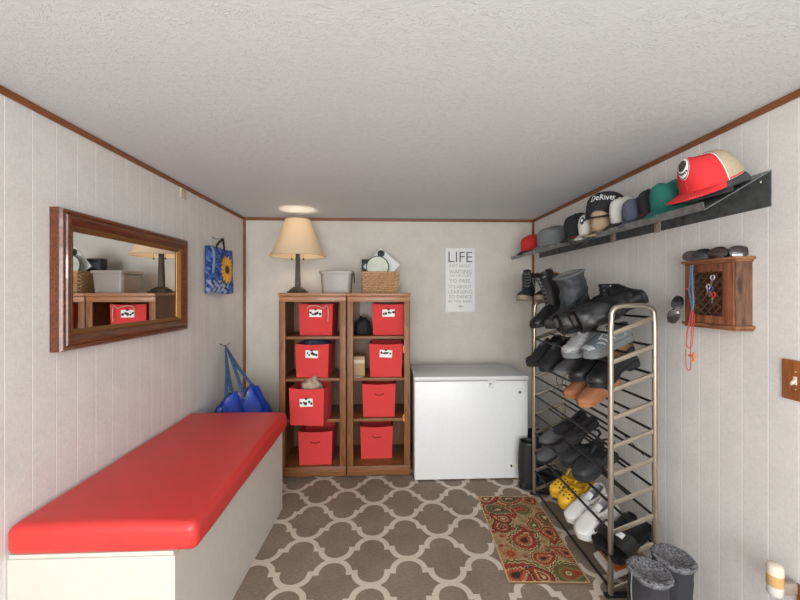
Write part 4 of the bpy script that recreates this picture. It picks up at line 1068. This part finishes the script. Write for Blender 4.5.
m_suede_s = mat('tan_crepe', srgb(166, 112, 74), .8); m_yel = mat('yellow_foam', srgb(226, 176, 34), .55, 0, .05, 60, .05)
m_whs = mat('white_leather', srgb(222, 222, 220), .45, 0, .1, 40, .02); m_whso = mat('white_foam', srgb(214, 214, 210), .6, 0, .05, 50, .03)
m_cloud = mat('grey_white_toe', srgb(150, 150, 158), .7); m_croc = mat('black_foam', srgb(38, 40, 43), .6, 0, .06, 60, .1)
m_boot = mat('worn_grey_leather', srgb(58, 61, 65), .55, 0, .5, 26, .3, bdist=.006); m_felt = mat('grey_felt', srgb(116, 116, 116), .95, 0, .3, 200, .15)
m_lug = mat('taupe_sole', srgb(140, 126, 110), .7)
# --- tier 2 (yellow, white, black)
G = 'shoes on the shoe rack'
on_shelf(shoe('clog', 'yellow foam clog on the shoe rack, farther of the yellow pair', 'clog', (m_yel, m_yel, m_yel), .26, .108, .022, clog, .48, strap=True, holes=True, group=G), 1, 1.15, 2.31, PI+.25, up=.012)
on_shelf(shoe('clog', 'yellow foam clog on the shoe rack, nearer one behind the white shoes', 'clog', (m_yel, m_yel, m_yel), .26, .108, .022, clog, .48, strap=True, holes=True, group=G, side=-1), 1, 1.145, 2.19, PI+.3, up=.012)
on_shelf(shoe('sneaker', 'white sneaker with grey patches on the rack, beside the yellow clogs', 'shoe', (m_whs, m_whso, m_cloud), .285, .108, .03, loaf, .5, laces=4, lace_m=m_whs, logo=m_cloud, group=G), 1, 1.135, 2.075, PI+.3, up=.012)
on_shelf(shoe('sneaker', 'white sneaker with grey patches on the rack, beside the black slide sandals', 'shoe', (m_whs, m_whso, m_cloud), .285, .108, .03, loaf, .5, laces=4, lace_m=m_whs, logo=m_cloud, group=G, side=-1), 1, 1.125, 1.95, PI+.36, up=.012)
def slide(label, k, x, y, yaw, side):
    t = thing('slide_sandal', label, 'sandal', (0, 0, 0), (0, 0, 0), G); L, W = .275, .105
    m = MB(); S2 = []
    for s in SS:
        x_ = -L/2+L*s; w_ = W/2*tab(HW, s)*1.05+.001; c = side*W*.06*math.sin(PI*s)
        zt = .034-.010*math.sin(PI*s); rim = .006
        S2.append([V((x_, c-w_*.93, .0)), V((x_, c-w_, .018)), V((x_, c-w_*.97, zt+rim)), V((x_, c-w_*.82, zt)), V((x_, c+w_*.82, zt)), V((x_, c+w_*.97, zt+rim)), V((x_, c+w_, .018)), V((x_, c+w_*.93, 0))])
    m.loft(S2); m.build('footbed', M_['rubber'], t, ang=50)
    m = MB()
    m.grid(lambda u, v: (-L/2+L*(.50+.30*v+.03*math.sin(PI*u)), side*W*.05+W*.535*math.cos(PI*u), .026+.058*math.sin(PI*u)**.7*(1-.25*v)), 18, 8, .006); m.build('strap', M_['rubber'], t, ang=60)
    MB().grid(lambda u, v: (-L/2+L*(.60+.10*v), side*W*.05+W*.16*(u-.5)*2, .0865-.004*v-.01*(u-.5)**2), 6, 3, .002).build('logo', M_['white'], t)
    return on_shelf(t, k, x, y, yaw)
slide('black slide sandal on the rack, farther of the pair next to the white sneakers', 1, 1.165, 1.86, PI+.3, 1)
slide('black slide sandal on the rack, nearest the camera on its tier', 1, 1.18, 1.765, PI+.34, -1)
# --- tier 1
sb = thing('shoe_box', 'flat orange and white box low on the near end of the shoe rack', 'box', (1.165, 1.845, shelf_z(0, 1.165)), (0, -PT, 0))
MB().box((-.08, -.075, 0), (.08, .075, .03), .002).build('box_base', mat('white_board', srgb(214, 210, 204), .6), sb)
MB().box((-.05, -.0752, .0302), (.03, .0752, .033), .001).build('orange_band', mat('orange_print', srgb(196, 106, 50), .6), sb)
# --- tier 4: black clogs;  tier 5: black flats
on_shelf(shoe('clog', 'black foam clog on the middle of the rack, farther of the black pair', 'clog', (m_croc, m_croc, m_croc), .285, .115, .026, clog, .48, strap=True, holes=True, group=G), 3, 1.155, 2.16, PI+.22)
on_shelf(shoe('clog', 'black foam clog on the middle of the rack, nearer of the black pair', 'clog', (m_croc, m_croc, m_croc), .285, .115, .026, clog, .48, strap=True, holes=True, group=G, side=-1), 3, 1.15, 2.01, PI+.3)
on_shelf(shoe('flat_shoe', 'black low flat shoe on the rack, farther of the pair above the black clogs', 'shoe', (M_['black_s'], M_['rubber'], M_['black']), .25, .085, .012, flatp, .68, group=G), 4, 1.15, 2.29, PI+.3)
on_shelf(shoe('flat_shoe', 'black low flat shoe on the rack, nearer of the pair above the black clogs', 'shoe', (M_['black_s'], M_['rubber'], M_['black']), .25, .085, .012, flatp, .68, group=G, side=-1), 4, 1.15, 2.16, PI+.35)
# grey slippers at the far end
on_shelf(shoe('slipper', 'fuzzy grey slipper at the far end of the rack, upper of two', 'slipper', (m_grey_l, M_['rubber'], m_grey_l), .25, .09, .014, loaf, .5, group=G), 3, 1.14, 2.46, PI+.2)
on_shelf(shoe('slipper', 'fuzzy grey slipper at the far end of the rack, lower of two', 'slipper', (m_grey_l, M_['rubber'], m_grey_l), .25, .09, .014, loaf, .5, group=G, side=-1), 2, 1.14, 2.50, PI+.2)
# --- tier 6: tan suede shoes
on_shelf(shoe('desert_shoe', 'tan suede shoe on the rack, farther of the tan pair', 'shoe', (m_suede, m_suede_s, m_suede), .285, .10, .016, loaf, .46, laces=3, lace_m=m_suede, group=G), 6, 1.155, 2.125, PI+.22)
on_shelf(shoe('desert_shoe', 'tan suede shoe on the rack, nearer of the tan pair', 'shoe', (m_suede, m_suede_s, m_suede), .285, .10, .016, loaf, .46, laces=3, lace_m=m_suede, group=G, side=-1), 6, 1.15, 1.975, PI+.28)
# --- tier 7
on_shelf(shoe('sneaker', 'black sneaker on the rack, farthest on its tier by the end posts', 'shoe', (M_['black'], M_['rubber'], M_['black']), .305, .105, .026, high, .5, laces=6, lace_m=m_gryso, overlay=M_['black_s'], group=G), 7, 1.09, 2.50, PI+.25)
on_shelf(shoe('sneaker', 'black sneaker on the rack, nearer of the pair by the end posts', 'shoe', (M_['black'], M_['rubber'], M_['black']), .305, .105, .026, high, .5, laces=6, lace_m=m_gryso, overlay=M_['black_s'], group=G, side=-1), 7, 1.10, 2.33, PI+.3)
on_shelf(shoe('sneaker', 'dark grey sneaker under the silver running shoes on the rack', 'shoe', (m_grey_l, m_gryso, M_['black']), .27, .098, .022, low, .5, laces=4, lace_m=m_gryso, group=G), 7, 1.12, 2.175, PI+.25)
on_shelf(shoe('loafer', 'black leather slip-on with tan lining on the rack, farther of the pair', 'shoe', (M_['black_l'], M_['rubber'], m_tan_l), .315, .112, .018, tallr, .52, heel=.016, rand=M_['rubber'], group=G), 7, 1.14, 2.01, PI+.26)
on_shelf(shoe('loafer', 'black leather slip-on with tan lining, at the near end of the rack', 'shoe', (M_['black_l'], M_['rubber'], m_tan_l), .315, .112, .018, tallr, .52, heel=.016, rand=M_['rubber'], group=G, side=-1), 7, 1.155, 1.86, PI+.3)
# --- tier 8: silver running shoes
on_shelf(shoe('running_shoe', 'silver grey running shoe on the upper rack, toe to the room', 'shoe', (m_gryup, m_gryso, m_grey_l), .29, .105, .03, tallr, .5, laces=6, lace_m=m_whso, overlay=m_silv, rand=m_gryso, group=G), 8, 1.095, 2.03, PI+.35)
on_shelf(shoe('running_shoe', 'blue grey running shoe on the upper rack, beside the near arch', 'shoe', (m_blgr, m_gryso, m_grey_l), .29, .105, .03, tallr, .5, laces=6, lace_m=m_whso, overlay=m_silv, rand=m_gryso, group=G, side=-1), 8, 1.145, 1.89, PI+.2)
# --- boots on the top tier
def boot(name, label, H, L, W, mats, rx=.058, ry=.05, top=1.0, lean=0, cuff=None, laces=0, lace_m=None, sole=.022, heel=.0, group=None, side=1, slouch=.0, buckles=0, cuff_h=.03, cat='boot', loop=True, eyelets=None):
    t = shoe(name, label, cat, (mats[0], mats[1], mats[2]), L, W, sole, [(0, .10), (.1, .10), (.3, .10), (.42, .10), (.52, .092), (.65, .076), (.8, .062), (.93, .052), (1, .032)], .02, heel, 0, group, side=side)
    cx0 = -L/2+L*.26; secs = []; nr = 16; cols = 36
    def ring(f, ins=0, fuzz=0):
        z = .055+heel+(H-.055-heel)*f
        cx = cx0+lean*f-(.012*math.sin(PI*f)); kx = 1+(top-1)*f; out = []
        ank = 1+.18*(1-f)**2
        for j in range(cols):
            a = 2*PI*j/cols; w1 = slouch*noise.noise(V((math.cos(a)*1.5, math.sin(a)*1.5, f*5+H*9)))+slouch*.4*noise.noise(V((math.cos(a)*3, math.sin(a)*3, f*13+L*9)))
            fz = fuzz*noise.noise(V((math.cos(a)*14, math.sin(a)*14, f*60)))
            out.append(V((cx+(rx*kx*ank-ins+w1+fz)*math.cos(a), (ry*kx-ins+w1+fz)*math.sin(a), z)))
        return out
    for k in range(nr): secs.append(ring(k/(nr-1)))
    secs.append([p+V((0, 0, .002)) for p in ring(1, .002)]); 
    for f in (1, .9, .75): secs.append(ring(f, .006))
    MB().loft(secs).build('shaft', [mats[0]], t, ang=75)
    if cuff:
        m = MB(); sc = []
        prof = [(1-cuff_h/H, -.003), (1-cuff_h/H*.5, -.008), (1, -.010), (1.018, -.004), (1.02, .004), (1.012, .014), (.985, .030), (.965, .045)] if cuff_h > .015 else [(1-cuff_h/H, -.003), (1-cuff_h/H*.5, -.008), (1, -.010), (1.018, -.004), (1.02, .004), (1.0, .012), (.95, .013), (.9, .0125)]
        for f, ins in prof: sc.append(ring(f, ins, .006))
        sc.append([V((cx0+lean*.9, 0, .055+(H-.055)*.88))+(p-V((cx0+lean*.9, 0, p.z)))*.1-V((0, 0, p.z*0)) for p in ring(.88, .013)] if cuff_h <= .015 else [V((p.x*.2+cx0*.8, p.y*.2, p.z)) for p in ring(.95, .045)])
        m.loft(sc); m.build('cuff', cuff, t, ang=80)
    if laces:
        m = MB(); n = laces
        for k in range(n):
            f = .18+.78*k/(n-1); z = .055+heel+(H-.055-heel)*f; kx = 1+(top-1)*f; x = cx0+lean*f-.012*math.sin(PI*f)+rx*kx*(1+.18*(1-f)**2)
            w1 = .024; m.tube([V((x-.010, -w1, z-.006)), V((x+.004, -.004, z)), V((x+.004, .004, z+.002)), V((x-.010, w1, z+.008))], .0023, 5); m.tube([V((x-.010, w1, z-.006)), V((x+.005, .004, z)), V((x+.005, -.004, z+.002)), V((x-.010, -w1, z+.008))], .0023, 5)
        z = H; x = cx0+lean+rx*top
        for s in (-1, 1): m.tube([V((x, 0, z-.01)), V((x+.016, s*.02, z+.006)), V((x+.012, s*.034, z-.03)), V((x+.018, s*.03, z-.07))], .002, 5)
        m.build('laces', lace_m or mats[0], t)
        m = MB(); f = 1.0
        m.grid(lambda u, v: (cx0+lean+rx*top*.88-.004*v, (u-.5)*ry*1.2, H-.02+.05*v-.008*(2*u-1)**2), 6, 4, .005); m.build('tongue', mats[0], t)
    for q in range(buckles):
        f = .12+.62*q/max(1, buckles-1); ri = ring(f, -.003); m = MB(); m.tube(ri+[], .010, 6, True, flat=.3); stp = m.build('strap', mats[0], t)
        p = ring(f, -.006)[6]; m = MB(); m.tube([p+V((-.016, 0, -.014)), p+V((.016, 0, -.014)), p+V((.016, 0, .014)), p+V((-.016, 0, .014))], .0028, 6, True); m.build('buckle', mat('gunmetal', srgb(96, 96, 98), .35, .8), stp)
    if loop:
        p = V((cx0+lean-rx*top, 0, H)); MB().tube([p+V((.003, -.012, -.02)), p+V((-.004, -.010, .012)), p+V((-.004, .010, .012)), p+V((.003, .012, -.02))], .003, 6, flat=.5).build('pull_loop', mats[0], t)
    if eyelets:
        m = MB()
        for f in (.3, .5, .7, .9):
            for j in (4, 10, 14):
                p = ring(f, -.001)[j]; q = V((p.x-cx0-lean*f, p.y, 0)).normalized(); m.cyl(p-q*.002, p+q*.003, .004, n=8)
        m.build('studs', eyelets, t)
    return t
bm_ = (M_['black_l'], M_['rubber'], M_['black'])
GB = 'boots on top of the shoe rack'
# hiking boots balanced on the far arch
put(boot('ankle_boot', 'black ankle boot with a pale sole, balanced over the far arch of the rack', .20, .27, .10, (M_['black_s'], m_lug, M_['black']), .056, .046, 1.0, -.012, laces=6, lace_m=m_gryso, group=GB, heel=.0, sole=.03), 1.03, 2.72, 1.364, PI+.95, 0)
put(boot('ankle_boot', 'black ankle boot with orange lining balanced on the far arch, beside the lace-up boots', .20, .27, .10, (M_['black_s'], m_lug, m_suede), .056, .046, 1.0, -.012, cuff=m_suede, cuff_h=.008, laces=6, lace_m=m_gryso, group=GB, side=-1, sole=.03), 1.16, 2.665, 1.364, PI+.75, 0)
put(boot('lace_up_boot', 'black lace-up boot with grey laces standing on the top tier, toe over the end post', .29, .31, .105, (M_['black_l'], M_['rubber'], M_['black']), .060, .05, 1.06, -.01, laces=8, lace_m=m_gryso, group=GB), 1.10, 2.475, shelf_z(9, 1.10)+.0, PI+.30, PT+.1)
put(boot('tall_boot', 'tall worn grey leather boot with a felt rim, standing on the top tier', .262, .325, .118, (m_boot, M_['rubber'], m_felt), .082, .066, 1.08, -.02, cuff=m_felt, cuff_h=.012, slouch=.014, group=GB, heel=.012, loop=False), 1.115, 2.255, shelf_z(9, 1.115)+.0, PI+.30, PT)
put(boot('ankle_boot', 'black studded ankle boot at the wall side of the top tier, behind the buckled straps', .17, .26, .095, bm_, .056, .05, 1.0, 0, group=GB, eyelets=mat('dull_studs', srgb(120, 120, 122), .4, .6), loop=False), 1.235, 2.12, shelf_z(9, 1.235), PI/2+.2, 0)
# lying boots: shaft towards the room
def lay(t, loc, d, toe):
    """lie a boot down: d = direction of its shaft, toe = where the toe points"""
    z = V(d).normalized(); x = V(toe); x = (x-z*x.dot(z)).normalized(); y = z.cross(x)
    t.location = loc; t.rotation_euler = Matrix((x, y, z)).transposed().to_euler(); return t
lay(boot('tall_boot', 'tall black boot lying on the top tier, its buckled shaft pointing into the room', .34, .29, .105, bm_, .060, .052, 1.15, 0, slouch=.012, group=GB, buckles=3), (1.270, 2.075, 1.362), (-.93, .06, -.31), (.0, 1, .0))
lay(boot('tall_boot', 'tall black boot lying slumped on top, next to the near arch of the rack', .33, .29, .105, bm_, .062, .055, 1.12, 0, slouch=.016, group=GB, buckles=0, loop=False), (1.268, 1.915, 1.418), (-.90, .08, -.40), (.0, 1, .10))
on_shelf(shoe('buckle_sandal', 'black buckled shoe hanging over the front of the top tier, beside the tall grey boot', 'shoe', (M_['black_s'], M_['rubber'], M_['black']), .27, .098, .02, loaf, .5, group=GB, laces=3, lace_m=M_['black_l']), 9, 1.075, 2.06, PI+.45, up=.02, dp=.2)
# --- boots on the floor
put(boot('rubber_boot', 'plain black boot on the floor at the far end of the rack, against the freezer', .34, .27, .10, (M_['rubber'], M_['rubber'], M_['black']), .062, .056, 1.1, 0, group='black boots beyond the rack', loop=False), 1.125, 2.73, 0, -.05)
put(boot('rubber_boot', 'plain black boot on the floor between freezer and right wall', .34, .27, .10, (M_['rubber'], M_['rubber'], M_['black']), .062, .056, 1.1, 0, group='black boots beyond the rack', loop=False, side=-1), 1.235, 2.90, 0, -.5)
fur = mat('grey_fleece', srgb(104, 104, 108), .98, 0, 1, 130, .95, bdist=.008)
m_slou = mat('charcoal_boot_cloth', srgb(46, 46, 50), .8, 0, .3, 120, .15)
def fur_boot(label, x, y, yaw, side):
    t = boot('fleece_boot', label, .345, .29, .105, (m_slou, M_['rubber'], fur), .075, .063, 1.03, 0, cuff=fur, cuff_h=.022, slouch=.005, group='fleece lined boots', loop=False, side=side, sole=.02)
    MB().tube([V((-.145+.29*.26+.012, -.073-.002*math.sin(k), .06+.29*k/10)) for k in range(11)], .0025, 5).build('side_seam', mat('pale_seam', srgb(120, 120, 122), .8), t)
    return put(t, x, y, 0, yaw)
fur_boot('charcoal boot with grey fleece lining on the floor, nearer one beside the rack', 1.02, 1.36, -PI/2-.1, 1)
fur_boot('charcoal boot with grey fleece lining on the floor, nearer the right wall', 1.178, 1.43, -PI/2+.0, -1)
# loose laces dangling through the rack
for k, (pts) in enumerate((([(1.09, 2.30, .965), (1.06, 2.29, .93), (1.055, 2.285, .88), (1.06, 2.26, .85)]), ([(1.10, 2.24, .965), (1.07, 2.22, .92), (1.05, 2.21, .87)]), ([(1.12, 2.08, .80), (1.15, 1.95, .78), (1.2, 1.82, .70), (1.23, 1.75, .65)]))):
    tag(MB().tube(pts, .0022, 5).build('shoelace', M_['black']), ('dark shoelace dangling under the black sneakers on the rack', 'dark shoelace dangling under the dark grey sneaker on the rack', 'thin dark lace strung across the near end of the rack under the tan shoes')[k], 'shoelace')
